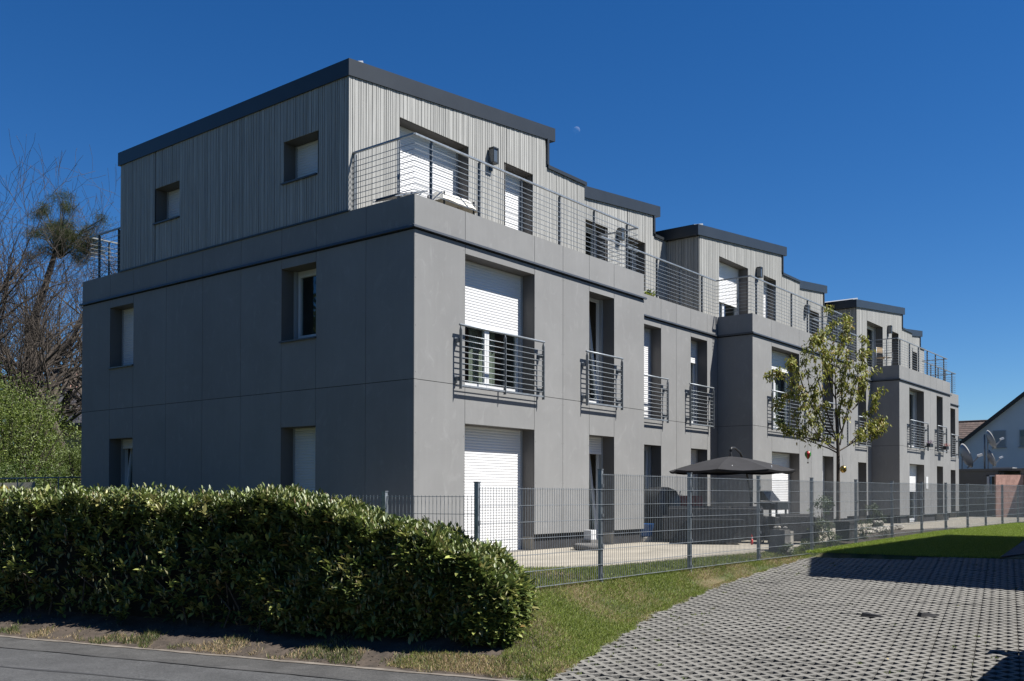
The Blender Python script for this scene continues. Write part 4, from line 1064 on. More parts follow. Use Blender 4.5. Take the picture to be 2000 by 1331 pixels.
# string of little lights under the canopy
m = MB()
for k in range(14):
    a = k*.9; r_ = .3+.07*k; x, y = math.cos(a)*r_, math.sin(a)*r_; m.lathe([(.004,zr+.10),(.014,zr+.08),(.012,zr+.04),(.004,zr+.03)], c=(x, y, 0), n=6)
m.build('light_bulb', M['white'], um, kind='stuff')

# ------------------------------------------------------------------ patio things
M['rattan'] = mat('black_rattan', (.012,.012,.015), rough=.6, var=.4, scale=30, bump=.6, bscale=60)
M['cover'] = mat('black_cover_sheet', (.010,.010,.012), rough=.45, bump=.4, bscale=6)
M['blue'] = mat('blue_plastic', (.01,.10,.35), rough=.4); M['stone'] = mat('pale_stone', (.45,.42,.37), rough=.9, var=.25, scale=8, bump=.5, bscale=20)
M['greystone'] = mat('grey_stone', (.16,.155,.15), rough=.9, var=.25, scale=6, bump=.4, bscale=20); M['paper'] = mat('pale_cushion', (.42,.39,.35), rough=.9); M['redcloth'] = mat('red_cloth', (.40,.03,.05), rough=.8)
def sofa(x, y, ang, w, label, grp, hh=.78):
    r = empty('rattan_sofa', (x, y, 0), label=label, cat='sofa', group=grp); r.rotation_euler.z = ang
    def part(nm, *b, mt='rattan', bev=.02): m = MB(); m.box(*b); m.build(nm, M[mt], r, bevel=bev)
    part('seat_base', -w/2, w/2, -.38, .38, .06, .36); part('backrest', -w/2, w/2, .38, .50, .06, hh); part('armrest', -w/2-.12, -w/2, -.38, .50, .06, .60); part('armrest', w/2, w/2+.12, -.38, .50, .06, .60)
    n = max(1, round(w/.7))
    for i in range(n):
        a = -w/2+w*i/n
        part('seat_cushion', a+.01, a+w/n-.01, -.36, .37, .362, .46, mt='cover', bev=.03); part('back_cushion', a+.01, a+w/n-.01, .24, .37, .465, hh+.04, mt='cover', bev=.03)
    for sx in (-1, 1):
        for sy in (-.3, .42): part('leg', sx*w/2-.02, sx*w/2+.02, sy-.02, sy+.02, 0, .06, bev=0)
    return r
sofa(8.7, -1.15, R(118), 2.1, 'long black rattan sofa under the parasol', 'black rattan seats on the patio')
sofa(9.15, -2.75, R(130), .75, 'low black rattan armchair nearest the mesh fence', 'black rattan seats on the patio', .62)
tb_ = empty('rattan_table', (7.9, -1.55, 0), label='low black rattan table in front of the long sofa', cat='table')
m = MB(); m.box(-.62, .62, -.4, .4, .50, .54); m.build('table_top', M['dark'], tb_, bevel=.01); m = MB(); m.box(-.55, .55, -.34, .34, .04, .499); m.build('table_body', M['rattan'], tb_); tb_.rotation_euler.z = R(118)
# covered shape on the left
cv = empty('covered_grill', (8.9, .40, 0), label='grill hidden under a sagging black weather cover against the wall', cat='grill')
m = MB(); ring = []
prof = [(.52,.48,.0),(.50,.46,.35),(.50,.44,.70),(.47,.42,.98),(.36,.34,1.18),(.18,.18,1.26),(.01,.01,1.27)]
vs = []
for a_, b_, z in prof:
    for k in range(20):
        t = 6.283*k/20; c, s = math.cos(t), math.sin(t); ex_ = .55; w = 1+.045*math.sin(k*2.1+z*2)*(1-z*.5)
        vs.append((a_*w*math.copysign(abs(c)**ex_, c), b_*w*math.copysign(abs(s)**ex_, s), z))
m.add(vs, [(i*20+k, i*20+(k+1)%20, (i+1)*20+(k+1)%20, (i+1)*20+k) for i in range(len(prof)-1) for k in range(20)]); m.build('cover', M['cover'], cv, smooth=True)
m = MB(); 
for sx in (-.4, .4): m.tube([(sx, -.36, 0), (sx, -.36, .2)], .02, 8)
m.build('leg', M['dark'], cv)
# stacked pale rolls on a black box bin by the recess
bx = empty('storage_bin', (8.32, .74, 0), label='black storage bin standing at the wall recess with rolled mats on top', cat='bin')
m = MB(); m.box(-.22, .22, -.2, .2, 0, .84); m.build('bin_body', M['cover'], bx, bevel=.03); m = MB(); m.box(-.24, .24, -.22, .22, .845, .88); m.build('lid', M['dark'], bx, bevel=.01)
for k, (dy, zz) in enumerate(((0, .97), (.02, 1.13))):
    m = MB(); m.tube([(8.08, .74+dy, zz), (8.14, .74+dy, zz), (8.50, .74+dy, zz), (8.54, .74+dy, zz)], [.06, .085, .085, .06], 12)
    m.build('rolled_mat', M['paper'], None, smooth=True, label=('pale rolled mat lying directly on the bin lid', 'pale rolled mat resting on top of the other roll')[k], cat='rolled mat')
bb = empty('bucket', (7.75, .15, .0), label='blue plastic tub beside the covered grill', cat='tub')
m = MB(); m.lathe([(.15,.12),(.19,.15),(.22,.40),(.23,.41),(.21,.41),(.18,.17)], n=18); m.build('tub_body', M['blue'], bb, smooth=True)
m = MB(); m.lathe([(.19,0),(.19,.10),(.17,.12)], n=16); m.build('stand', M['stone'], bb)
cush = MB(); cush.box(-.32, .32, -.10, .06, -.22, .17); cu = cush.build('cushion', M['redcloth'], None, bevel=.05, loc=(9.95, .15, .88), label='red cushion leaning on the furniture behind the long sofa', cat='cushion'); cu.rotation_euler = (R(-12), 0, R(-60))
ot = empty('ottoman', (9.9, .18, 0), label='black box seat against the wall with the red cushion on it', cat='seat'); m = MB(); m.box(-.5, .5, -.35, .35, 0, .66); m.build('box_body', M['rattan'], ot, bevel=.02)
m = MB(); m.box(-.52, .52, -.37, .37, .662, .70); m.build('lid', M['cover'], ot, bevel=.01)
# folding grill with shelves
gr = empty('barbecue', (10.6, -1.75, 0), label='black barbecue with a raised lid and side shelf at the right end of the sofa', cat='barbecue')
def gp(nm, *b, mt='dark', bev=.01): m = MB(); m.box(*b); m.build(nm, M[mt], gr, bevel=bev)
gp('firebox', -.32, .32, -.25, .25, .72, .92); gp('side_shelf', .33, .62, -.22, .22, .86, .885); gp('side_shelf', -.62, -.33, -.22, .22, .86, .885)
m = MB(); m.prism8([(-.32,-.05,.93),(.32,-.05,.93),(.32,.27,.95),(-.32,.27,.95),(-.30,.15,1.18),(.30,.15,1.18),(.30,.30,1.16),(-.30,.30,1.16)]); m.build('lid', M['dark'], gr)
for sx in (-.28, .28):
    for sy in (-.2, .2): gp('leg', sx-.02, sx+.02, sy-.02, sy+.02, 0, .72, bev=0)
gp('bottom_shelf', -.28, .28, -.2, .2, .20, .22)
m = MB(); m.lathe([(.05,0),(.055,.16),(.02,.20),(.012,.26)], c=(9.35, -2.05, .545), n=12)
gn = empty('garden_gnome', (8.05, -2.35, .0), label='small red and white figure standing in front of the low table', cat='figurine')
m = MB(); m.lathe([(.05,.0),(.07,.1),(.055,.22),(.03,.25)], n=12); m.build('body', M['red'], gn, smooth=True); m = MB(); m.lathe([(.02,.25),(.042,.29),(.03,.33)], n=12); m.build('head', M['white'], gn, smooth=True); m = MB(); m.lathe([(.045,.33),(.02,.40),(.004,.46)], n=12); m.build('hat', M['red'], gn, smooth=True)
gn.scale = (.5, .5, .5)
# concrete ring planter and white pot by the second door
rp = MB(); rp.lathe([(.24,0),(.30,.02),(.30,.10),(.24,.12),(.17,.10),(.17,.02)], n=24); rp.build('tyre', M['greystone'], None, smooth=True, loc=(4.15, -.72, 0), label='worn grey tyre lying flat in front of the second patio door', cat='tyre')
wb = empty('white_box', (4.75, -.35, 0), label='white box standing on the door base behind the tyre', cat='box'); m = MB(); m.box(-.09, .09, -.09, .09, .16, .36); m.build('box_body', M['white'], wb, bevel=.01); m = MB(); m.box(-.14, .14, -.12, .12, 0, .158); m.build('block', M['greystone'], wb)
# stone pedestal with dried stones next to the fence
pe = empty('stone_pedestal', (6.35, -3.7, -.06), label='slate sided stone pedestal topped with pebbles just inside the fence', cat='pedestal')
m = MB(); m.prism8([(-.17,-.17,0),(.13,-.17,0),(.13,.17,0),(-.17,.17,0),(-.13,-.15,.46),(.12,-.15,.46),(.12,.15,.46),(-.13,.15,.46)]); m.build('slate_body', M['greystone'], pe)
m = MB(); m.box(.135, .27, -.16, .16, 0, .43); m.build('pale_slab', M['stone'], pe)
for k in range(9): 
    m = MB(); s = random.uniform(.03, .05); m.lathe([(s*.4,-s*.5),(s,0),(s*.5,s*.6)], n=7); m.build('pebble', M['stone'], pe, loc=(random.uniform(-.11,.1), random.uniform(-.12,.12), .49+random.uniform(0,.03)))
# red pot, dark planter box, rockery
def pot(loc, mt, label, s=1.0, leaf=True):
    r = empty('plant_pot', loc, label=label, cat='plant pot'); m = MB(); m.lathe([(.09*s,0),(.13*s,.22*s),(.14*s,.22*s),(.14*s,.26*s),(.12*s,.26*s),(.10*s,.2*s)], n=16); m.build('pot', mt, r, smooth=False)
    if leaf:
        K = 90; dd = rng.normal(size=(K, 3)); dd[:, 2] = np.abs(dd[:, 2])+.4; scatter('leaves', LEAF_V, LEAF_F, np.tile([0, 0, .22*s], (K, 1))+rng.normal(size=(K, 3))*.05, frames(dd), rng.uniform(.1, .26, K)*s, M['leaf'], r, tint=tints(K, GR, [1,1,1]), kind='stuff')
    return r
rb = empty('planter_box', (13.6, -1.35, 0), label='square red planter box at the foot of the wall', cat='planter'); m = MB(); m.box(-.13, .13, -.13, .13, 0, .31); m.box(-.145, .145, -.145, .145, .27, .315); m.build('box_body', M['red'], rb)
pb = empty('planter_box', (10.45, -3.55, -.03), label='tall dark planter box standing behind the fence, right of the young tree', cat='planter'); m = MB(); m.box(-.22, .22, -.16, .16, 0, .50); m.box(-.235, .235, -.175, .175, .46, .505); m.build('box_body', M['plinth'], pb)
def shrub_small(x, y, h, label, cols, n=700, s=.05, rx=.3, z=0.):
    bushy('garden_shrub', (x, y, z), h, rx, label, cols, n, s, int(x*31), 22, cat='shrub', stem=.008)
shrub_small(14.2, -1.6, 1.05, 'airy dark green shrub growing above the red planter box', [(.05,.09,.03),(.08,.12,.04)], 1500, .06, .42)
shrub_small(8.6, -3.85, .42, 'small leafy plant at the fence foot, left of the fifth post', [(.09,.14,.03)], 500, .05, .22, -.05)
shrub_small(9.0, -3.4, .55, 'thin shrub between the pedestal and the dark planter box', [(.09,.13,.04),(.13,.15,.06)], 600, .05, .25)
shrub_small(6.0, -3.95, .22, 'low rosette plant beside the stone pedestal', [(.10,.15,.04)], 350, .05, .16, -.08)
shrub_small(11.6, -3.6, .5, 'small shrub in front of the young tree trunk', [(.10,.14,.04)], 500, .05, .22)
shrub_small(17.6, -1.9, .85, 'dark bushy plant at the far end of the rockery', [(.05,.08,.03),(.09,.12,.04)], 900, .06, .3)
shrub_small(12.8, -3.7, .34, 'low grey green plant in the bed along the fence', [(.12,.14,.08)], 500, .04, .25)
shrub_small(7.3, -3.9, .3, 'tuft of green leaves right of the pedestal', [(.11,.16,.03)], 350, .05, .18, -.06)
k = 0
for i in range(16):
    x = 14.6+i*.42+random.uniform(-.1, .1); y = -2.55+.9*(i/16)+random.uniform(-.15, .15); s = random.uniform(.08, .17); m = MB()
    pr = [(s*.5,-.02),(s*1.0,s*.35),(s*.8,s*.8),(s*.25,s*1.0)]; m.lathe(pr, n=7)
    m.v = [(a+random.uniform(-.2,.2)*s, b+random.uniform(-.2,.2)*s, c) for a, b, c in m.v]
    m.build('rock', M['stone'], None, loc=(x, y, 0), label='pale rock in the border bed between the young tree and the far stepped wall', cat='rock', group='pale rocks edging the bed')
bd = MB(); bd.poly([(9.2,-4.05),(22,-4.05),(22,-3.0),(18,-2.2),(14,-2.9),(10.5,-3.1)], -.1, .03); bd.build('flower_bed', M['soil'], kind='structure')
lw = MB(); lw.box(-1.1, 1.1, -.15, .15, 0, .26); l_ = lw.build('garden_wall', M['stone'], None, loc=(19.3, -1.5, 0), bevel=.01, label='low pale stone wall behind the rockery', cat='garden wall'); l_.rotation_euler.z = R(18)
# concrete step blocks at doors
# ------------------------------------------------------------------ things on the terraces
M['towel'] = mat('cream_cloth', (.72,.70,.64), rough=.9, bump=.3, bscale=8)
tb = empty('covered_table', (1.6, .62, ZP-.05), label='patio table draped with a white cloth on the nearest terrace', cat='table')
m = MB(); vs = []; 
for i in range(9):
    for j in range(5):
        x = -.55+1.1*i/8; y = -.3+.6*j/4; e = (i in (0, 8)) or (j in (0, 4)); vs.append((x*(1.06 if e else 1), y*(1.06 if e else 1), .62-(.25 if e else 0)+random.uniform(-.015, .015)))
m.add(vs, [(i*5+j, (i+1)*5+j, (i+1)*5+j+1, i*5+j+1) for i in range(8) for j in range(4)]); m.build('table_cloth', M['towel'], tb, smooth=False)
for sx in (-.45, .45):
    for sy in (-.22, .22): m = MB(); m.tube([(sx, sy, 0), (sx, sy, .58)], .018, 6); m.build('leg', M['dark'], tb)
tb.scale = (.9, .9, .8)
ln = empty('folding_lounger', (.62, .75, ZP-.05), label='black folding lounger propped behind the terrace railing at the corner', cat='lounger')
m = MB(); m.prism8([(-.55,-.25,.12),(.15,-.25,.36),(.15,.25,.36),(-.55,.25,.12),(-.55,-.25,.15),(.15,-.25,.39),(.15,.25,.39),(-.55,.25,.15)]); m.build('sling', M['cover'], ln)
for sy in (-.27, .27): m = MB(); m.tube([(-.6,sy,.1),(.2,sy,.39)], .012, 6); m.build('rail', M['galv'], ln)
m = MB(); m.tube([(-.3,-.27,.0),(.1,-.27,.36)], .012, 6); m.tube([(-.3,.27,.0),(.1,.27,.36)], .012, 6); m.tube([(-.45,-.27,.15),(-.05,-.27,.0)], .012, 6); m.build('leg', M['galv'], ln)
ch = empty('garden_chair', (27.25, .75, ZP-.05), label='light wood and steel chair on the farthest terrace', cat='chair'); ch.rotation_euler.z = R(-20)
M['lwood'] = mat('light_wood', (.42,.30,.17), rough=.6)
m = MB(); m.box(-.22, .22, -.22, .22, .43, .455); m.build('seat', M['lwood'], ch, bevel=.01); m = MB(); m.box(-.22, .22, .20, .22, .66, .88); m.build('backrest', M['lwood'], ch, bevel=.01)
for sx in (-.2, .2):
    for sy in (-.2, .2): m = MB(); m.tube([(sx, sy, 0), (sx, sy, .43 if sy < 0 else .88)], .012, 6); m.build('leg', M['galv'], ch, smooth=True)
for sx in (-.24, .24): m = MB(); m.tube([(sx, .2, .64), (sx, -.22, .64), (sx, -.22, .44)], .012, 6); m.build('armrest', M['galv'], ch)
for i, (x, y, lab) in enumerate(((10.4, 1.6, 'terracotta pot with a low green plant behind the divider rail'), (PU+10.3, 1.6, 'plant pot on the middle terrace beside the wall lamp'))):
    pot((x, y, ZP-.05), mat('terracotta', (.32,.14,.07), rough=.8) if i == 0 else M['greystone'], lab, .9)
sl_ = empty('solar_lamp', (3.2, .45, ZP-.05), label='small round solar lamp on the near terrace floor', cat='lamp'); m = MB(); m.lathe([(.06,0),(.07,.02),(.07,.12),(.04,.16)], n=14); m.build('lamp_body', M['dark'], sl_, smooth=True); m = MB(); m.lathe([(.05,.16),(.03,.19),(.005,.20)], n=14); m.build('lamp_glass', M['brass'], sl_, smooth=True)
fb = empty('flower_box', (2*PU+3.2, -.26, 3.05), label='purple flower box hooked on the far wide balcony railing', cat='flower box'); m = MB(); m.box(-.25, .25, -.07, .07, 0, .14); m.build('box_body', M['dark'], fb)
K = 140; M['petal'] = M['leafm']; scatter('flowers', LEAF_V, LEAF_F, np.stack([rng.uniform(-.28,.28,K), rng.normal(size=K)*.06, .14+rng.uniform(0,.12,K)], 1), frames(rng.normal(size=(K,3))), rng.uniform(.03,.06,K), M['leafm'], fb, tint=tints(K, [(.18,.05,.22),(.08,.12,.03)], [2,1]), kind='stuff')
fb2 = empty('flower_box', (2*PU+5.75, -.24, 3.05), label='red flower box on the narrow railing next to the far wide one', cat='flower box'); m = MB(); m.box(-.2, .2, -.07, .07, 0, .14); m.build('box_body', M['dark'], fb2)
scatter('flowers', LEAF_V, LEAF_F, np.stack([rng.uniform(-.22,.22,K), rng.normal(size=K)*.06, .14+rng.uniform(0,.12,K)], 1), frames(rng.normal(size=(K,3))), rng.uniform(.03,.06,K), M['leafm'], fb2, tint=tints(K, [(.5,.04,.06),(.08,.12,.03),(.6,.5,.5)], [2,1,1]), kind='stuff')

# ------------------------------------------------------------------ garage, neighbour house, dishes
M['garage'] = mat('garage_render', (.19,.18,.17), rough=.9, var=.08, scale=1.5); M['render_white'] = mat('white_render', (.72,.74,.78), rough=.9, var=.03, scale=1)
M['pink'] = mat('pink_render', (.56,.33,.27), rough=.9, var=.22, scale=5); M['tile'] = mat('brown_roof_tile', (.085,.055,.045), rough=.7, obj_var=.25, var=.15, scale=3); M['verge'] = mat('dark_verge_board', (.035,.03,.028), rough=.6)
M['dish'] = mat('dish_grey', (.33,.34,.35), rough=.5)
ga = empty('garage', (43, 0, 0), label='low flat roofed dark grey garage beyond the end of the block', cat='garage')
m = MB()
for b in ((0,.2,.28,8,-.2,2.35),(0,.2,-.14-.0,.52-.24,-.2,1.2),(0,.2,-.14,.28,2.07,2.35),(0,.2,-9,-1.17,2.08,2.35)): m.box(*b)
m.build('front_wall', M['garage'], ga)
m = MB(); m.box(.2, 7, 7.8, 8, -.2, 2.35); m.box(.2, 7, -.37, -.17, -.2, 2.3); m.build('side_wall', M['garage'], ga)
m = MB(); m.box(-.04, 7.1, -9.1, 8.1, 2.352, 2.47); m.build('roof', M['garage'], ga)
m = MB(); m.box(-.03, .0, .28, .40, 1.1, 2.13); m.box(-.03, 0, -.14, .40, 2.07, 2.13); m.box(-.03,0,-.14,.28,1.12,1.2); w_ = m.build('window', M['render_white'], ga)
m = MB(); m.box(.1, .12, -.14, .28, 1.2, 2.07); m.build('pane', M['glass'], w_); m = MB(); m.box(.5, .52, -.14, .28, 1.0, 2.2); m.build('room', M['room'], w_)
m = MB(Matrix.Translation((-.55, -.72, 0)) @ Matrix.Rotation(R(48), 4, 'Z')); m.box(-.10, .0, -.78, .78, -.2, 2.13); m.build('side_pier', M['pink'], ga)
m = MB(); m.box(3, 3.05, -9, -1.2, -.2, 2.34); m.build('back_wall', M['garage'], ga)
nb = empty('neighbour_house', (60, 0, -.5), label='white rendered house with a steep brown tiled gable roof behind the garage', cat='house')
# gable wall faces the camera: eave line from the photo, ridge to the right
sl2 = (7.70-4.57)/(5.65-1.72)
yl, yrdg = 7.6, -4.4; zl_ = 4.57-(yl-5.65)*sl2+.5; zr_ = 4.57+(5.65-yrdg)*sl2+.5
m = MB(); m.add([(0, yl, 0), (0, yrdg, 0), (0, yrdg-12, 0), (0, yrdg-12, zl_), (0, yrdg, zr_), (0, yl, zl_), (10, yl, 0), (10, yrdg-12, 0), (10, yrdg-12, zl_), (10, yrdg, zr_), (10, yl, zl_)],
 [(0,1,2,3,4,5), (6,10,9,8,7), (0,5,10,6), (2,7,8,3)]); m.build('wall', M['render_white'], nb)
m = MB(); m.prism8([(-.35, yl+.5, zl_-.4), (10.3, yl+.5, zl_-.4), (10.3, yrdg, zr_+.02), (-.35, yrdg, zr_+.02), (-.35, yl+.5, zl_-.15), (10.3, yl+.5, zl_-.15), (10.3, yrdg, zr_+.27), (-.35, yrdg, zr_+.27)])
m.prism8([(-.35, yrdg-12.5, zl_-.4), (10.3, yrdg-12.5, zl_-.4), (10.3, yrdg, zr_+.02), (-.35, yrdg, zr_+.02), (-.35, yrdg-12.5, zl_-.15), (10.3, yrdg-12.5, zl_-.15), (10.3, yrdg, zr_+.27), (-.35, yrdg, zr_+.27)][:8])
m.build('roof', M['verge'], nb)
for (a, b, c, d_, nm) in ((2.88, 3.57, 4.91, 5.94, 1), (1.2, 1.95, 4.91, 5.94, 0), (-1.5, -.6, 4.91, 5.94, 0), (1.2, 2.0, 1.8, 3.0, 0)):
    m = MB(); m.box(-.05, -.002, a-.06, b+.06, c-.06, d_+.06); f = m.build('window', M['grey_guide'], nb)
    m = MB(); m.box(-.06, -.052, a, b, c, d_); m.build('roller_shutter' if nm else 'pane', M['dish'] if nm else M['glass'], f)
    m = MB(); m.box(-.12, -.051, a-.12, b+.12, c-.10, c-.06); m.build('sill', M['dish'], f)
cw = empty('neighbour_house', (66, 0, -.5), label='house wing with rows of brown roof tiles left of the white gable', cat='house')
m = MB(); m.box(0, 8, 3, 16, 0, 5.75); m.build('wall', M['render_white'], cw)
tm = MB(); tm.prism8([(0,0,0),(.42,0,0),(.42,.27,0),(0,.27,0),(0,0,.03),(.42,0,.03),(.42,.27,.05),(0,.27,.05)]); tme = tm.mesh('tile', M['tile'])
sl3 = math.atan2(1.35, 2.2)
m = MB(); m.prism8([(-.3,2.6,5.75),(2.3,2.6,7.2),(2.3,16,7.2),(-.3,16,5.75),(-.3,2.6,5.80),(2.3,2.6,7.25),(2.3,16,7.25),(-.3,16,5.80)]); rfw = m.build('roof', M['verge'], cw)
slope = math.atan2(1.45, 2.6)
for i in range(8):
    for j in range(34):
        o = bpy.data.objects.new('tile', tme); C.objects.link(o); o.parent = rfw
        x = -.32+i*.34*math.cos(slope); o.matrix_local = Matrix.Translation((x, 2.6+j*.28, 5.81+i*.34*math.sin(slope)+.005)) @ Matrix.Rotation(-slope+.05, 4, 'Y')
m = MB(); m.tube([(2.32, 2.55, 7.28), (2.32, 16, 7.28)], .09, 8); m.build('ridge', M['tile'], rfw)
def dish(loc, yaw, tilt, rad, label, pole=None):
    r = empty('satellite_dish', tuple(loc), label=label, cat='satellite dish', group='satellite dishes on the garage roof')
    T = Matrix.Rotation(yaw, 4, 'Z') @ Matrix.Rotation(tilt, 4, 'Y')
    m = MB(T); prof = [(.01,.0),(rad*.35,.02*rad*2),(rad*.7,.08*rad*2),(rad,.17*rad*2),(rad*1.02,.17*rad*2),(rad*.72,.07*rad*2-.012),(rad*.3,-.0)]
    vs = []; n = 28
    for a, x in prof: vs += [(x, a*.92*math.cos(6.2832*k/n), a*math.sin(6.2832*k/n)) for k in range(n)]
    m.add(vs, [(i*n+k, i*n+(k+1)%n, (i+1)*n+(k+1)%n, (i+1)*n+k) for i in range(len(prof)-1) for k in range(n)]); m.build('reflector', M['dish'], r, smooth=True)
    m = MB(T); m.tube([(.02,0,-rad*.95),(rad*1.2,0,-rad*.35)], .035, 6); m.build('arm', M['dish'], r); m = MB(T); m.box(rad*1.1, rad*1.45, -.08, .08, -rad*.42, -rad*.22); m.build('receiver', M['white'], r)
    m = MB(); z = (pole if pole is not None else 2.47)-loc[2]; m.tube([(-.12,0,z),(-.12,0,.02),(0,0,0)], .035, 8); m.build('mount', M['galvdark'], r)
    return r
dp = at(1886, 895, 52); 
# the pole of two dishes stands on the garage roof
py, px = -.05, 47.0
z1_, z2_ = at(1932, 861, 50).z, at(1934, 897, 50).z
def onroof(u, v, x):  # point on the vertical plane x = const
    d = (fw + rt*((u-1000)/F) - up*((v-CY)/F)); t = (x-CAM.x)/d.x; return CAM+d*t
dish(onroof(1930, 861, 47), R(-62), R(-22), .55, 'upper of the two dishes on the shared pole', onroof(1930, 861, 47).z-.75)
dish(onroof(1931, 897, 47.2), R(-62), R(-22), .50, 'lower of the two dishes on the shared pole, just above the garage roof')
dish(onroof(1880, 893, 47), R(-58), R(-20), .72, 'largest dish, half hidden by the end of the block')
m = MB(); p_ = onroof(1923, 861, 47.1); m.tube([(p_.x, p_.y, 2.47), (p_.x, p_.y, p_.z+.35)], .045, 8); m.build('antenna_pole', M['galvdark'], None, smooth=True, label='dark steel pole carrying two satellite dishes', cat='pole')
m = MB(); m.box(-.6, .6, -.5, .5, 0, .14); m.build('roof_hatch', M['dish'], None, loc=(46.5, .25, 2.47), label='pale flat hatch on the garage roof beside the dish pole', cat='hatch')
bushy('garden_tree', (78, 12.8, -.5), 9.3, 2.4, 'distant leafy tree above the brown tiled roof', [(.09,.12,.05),(.16,.14,.07)], 9000, .16, 33, 60, cat='tree')
# terrain near the far end
# left background: house, rail, banner
hb_ = empty('neighbour_house', tuple(gpos(150, 52)), label='house with a dark slate roof half hidden by trees on the left', cat='house')
hh_ = hb_.location; hb_.rotation_euler.z = R(14)
M['yellowr'] = mat('cream_render', (.50,.42,.26), rough=.9, var=.06, scale=2); M['slate'] = mat('dark_slate', (.09,.085,.09), rough=.6, var=.2, scale=8)
m = MB(); m.box(-1.5, 8, -5, 3, 0, 5.2); m.build('wall', M['yellowr'], hb_)
m = MB(); m.prism8([(-2.4,-5.6,5.0),(1.6,-5.6,7.55),(1.6,3.2,7.55),(-2.4,3.2,5.0),(-2.4,-5.6,5.18),(1.6,-5.6,7.75),(1.6,3.2,7.75),(-2.4,3.2,5.18)]); m.prism8([(1.62,-5.6,7.55),(8.6,-5.6,5.0),(8.6,3.2,5.0),(1.62,3.2,7.55),(1.62,-5.6,7.75),(8.6,-5.6,5.18),(8.6,3.2,5.18),(1.62,3.2,7.75)]); rf_ = m.build('roof', M['slate'], hb_)
m = MB(); m.box(.9, 1.5, 1.6, 2.2, 6.6, 8.5); m.box(.85, 1.55, 1.55, 2.25, 8.5, 8.58); m.build('chimney', M['pink'], rf_)
pr_ = empty('pipe_rail', tuple(gpos(80, 24, -.3)), label='thin grey pipe rail crossing in front of the green shrubs', cat='railing')
a = at(-60, 936, 24)-pr_.location; b = at(170, 932.5, 25)-pr_.location
m = MB(); m.tube([a, b], .018, 8); m.build('top_rail', M['galv'], pr_, smooth=True)
for t in (.1, .4, .75, 1): q = a.lerp(b, t); m = MB(); m.tube([(q.x, q.y, -.2), tuple(q)], .016, 6); m.build('post', M['galv'], pr_)
bn = empty('banner', tuple(gpos(15, 25, -.3)), label='white and cream banner with a yellow spot tied low behind the hedge', cat='banner')
def bnp(u, v): return at(u, v, 25.2)-bn.location
m = MB(); A_, B_, C_, D_ = bnp(-60, 985), bnp(68, 985), bnp(68, 942), bnp(-60, 945); nrm2 = Vector((fw.x, fw.y, 0)).normalized()*.02
m.prism8([A_, B_, B_+nrm2, A_+nrm2, D_, C_, C_+nrm2, D_+nrm2]); m.build('cloth', mat('cream_banner', (.48,.45,.36), rough=.8, var=.12, scale=3), bn)
m = MB(); c_ = bnp(8, 957)-nrm2*.3; X_ = Vector((rt.x, rt.y, 0)).normalized(); m.add([c_+X_*.12*math.cos(t)+Vector((0,0,.12*math.sin(t))) for t in [6.283*k/16 for k in range(16)]], [tuple(range(16))]); m.build('yellow_print', mat('yellow_print', (.7,.45,.03), rough=.7), bn)
for uu in (-55, 66): m = MB(); q = bnp(uu, 985); m.tube([(q.x, q.y, -.2), (q.x, q.y, bnp(uu, 940).z)], .02, 6); m.build('post', M['galvdark'], bn)

# ------------------------------------------------------------------ moon (a far sphere in the sun's light)
mm = bpy.data.materials.new('moonlit'); mm.use_nodes = True; N = mm.node_tree.nodes; L = mm.node_tree.links; N.clear()
a_ = N.new('ShaderNodeAddShader'); t_ = N.new('ShaderNodeBsdfTransparent'); d_ = N.new('ShaderNodeBsdfDiffuse'); d_.inputs[0].default_value = (.055,.054,.052,1); o_ = N.new('ShaderNodeOutputMaterial')
g_ = N.new('ShaderNodeNewGeometry'); mx_ = N.new('ShaderNodeMixShader'); L.new(g_.outputs['Backfacing'], mx_.inputs[0])
L.new(t_.outputs[0], a_.inputs[0]); L.new(d_.outputs[0], a_.inputs[1]); L.new(a_.outputs[0], mx_.inputs[1]); L.new(t_.outputs[0], mx_.inputs[2]); L.new(mx_.outputs[0], o_.inputs[0])
m = MB(); n = 32; m.lathe([(math.sin(math.pi*i/20)*15 if 0 < i < 20 else .01, -math.cos(math.pi*i/20)*15) for i in range(21)], n=n)
mo = m.build('moon', mm, None, smooth=True, loc=tuple(at(1126, 255, 4000)), label='pale half moon in the deep blue sky', cat='moon')

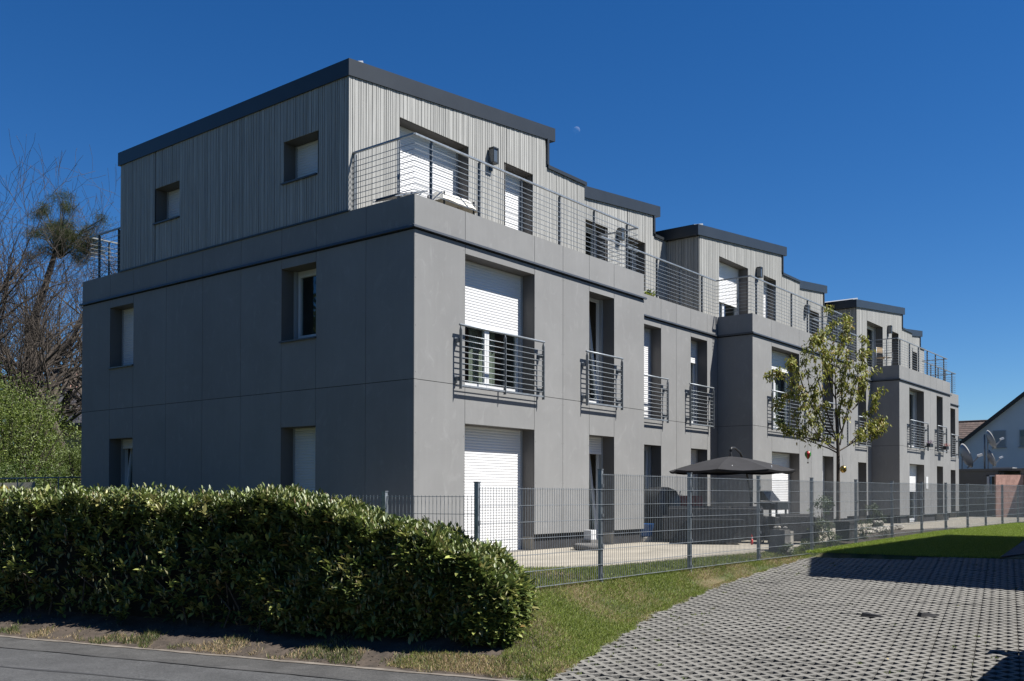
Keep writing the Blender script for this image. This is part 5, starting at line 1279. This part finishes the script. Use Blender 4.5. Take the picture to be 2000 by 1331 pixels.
# ------------------------------------------------------------------ beyond the frame: what throws the shade on the paving, and added trees
M['brickred'] = mat('brick_wall', (.30,.16,.11), rough=.9, var=.15, scale=3)
HH = 7.0; off = Vector((TO_SUN.x, TO_SUN.y, 0))/TO_SUN.z*HH
foot = [(3.7,-11.5),(3.8,-5.35),(6.1,-4.40),(9.3,-4.55),(13.9,-4.72),(13.9,-11.5)]
rh = empty('row_house', (10, -13, 0), label='plain brick house right of the parking bay, beyond the edge of the view', cat='house')
m = MB(); ft = [(x+off.x-10, y+off.y+13) for x, y in foot]; m.poly(ft[::-1] if False else ft, -1.2, HH-.4); m.build('wall', M['brickred'], rh)
m = MB(); m.poly(ft, HH-.395, HH-.1); m.build('roof', M['slate'], rh)
def car(x, y, z, ang, label, col):
    r = empty('parked_car', (x, y, z), label=label, cat='car', group='cars parked beyond the edge of the view'); r.rotation_euler.z = ang
    pm_ = mat('car_paint', col, rough=.3, metal=.3)
    pr = [(-2.1,.35),(-2.1,.75),(-1.95,.95),(-1.0,1.02),(-.45,1.42),(.9,1.45),(1.6,1.05),(2.05,.95),(2.1,.4)]
    m = MB(); n = len(pr); vs = [(a, -.86+(.12 if b > 1.2 else 0), b) for a, b in pr]+[(a, .86-(.12 if b > 1.2 else 0), b) for a, b in pr]
    m.add(vs, [tuple(range(n-1,-1,-1)), tuple(range(n,2*n))]+[(i,(i+1)%n,n+(i+1)%n,n+i) for i in range(n)]); m.build('body', pm_, r, bevel=.04)
    for sx in (-1.3, 1.3):
        for sy in (-.8, .8):
            m = MB(); m.tube([(sx, sy-.1, .32), (sx, sy+.1, .32)], .32, 18); w = m.build('wheel', M['black'], r)
            m = MB(); m.tube([(sx, sy-.104, .32), (sx, sy+.104, .32)], .2, 14); m.build('rim', M['dish'], w)
    for sy in (-1, 1): m = MB(); m.box(-.75, -.55, min(sy*.87, sy*1.08), max(sy*.87, sy*1.08), 1.0, 1.18); m.build('wing_mirror', pm_, r, bevel=.03)
    for sx, nm in ((-2.11, 'headlight'), (2.11, 'tail_light')):
        for sy in (-.65, .65): m = MB(); m.box(min(sx,sx*.99), max(sx,sx*.99)+.01, sy-.15, sy+.15, .62, .76); m.build(nm, M['white'] if sx < 0 else M['red'], r)
    return r
car(-1.0, -10.70, -.62, R(183), 'dark blue car whose shadow reaches the near corner of the paving', (.03,.05,.12))
car(3.4, -10.50, -.42, R(3), 'silver car parked behind the dark blue one', (.4,.4,.42))
for i, (x, y, h, rx) in enumerate(((-24, 2, 11, 5), (-22, 14, 13, 5.5), (-30, -8, 12, 5.5), (-20, 26, 12, 5), (-34, 6, 13, 6))):  # unseen trees, added to block low sky light from the gable
    bushy('garden_tree', (x, y, -1), h, rx, ('broad unseen green tree added across the road to hold back sky light, nearest the crossing','tall unseen green tree added across the road to dim the gable','unseen green tree added behind the viewer to hold back sky light','unseen green tree added farther up the road to hold back sky light','large unseen green tree added in the back row across the road to hold back sky light')[i], [(.06,.10,.025),(.09,.13,.03)], 9000, .42, 50+i, 90, cat='tree', stem=.12)
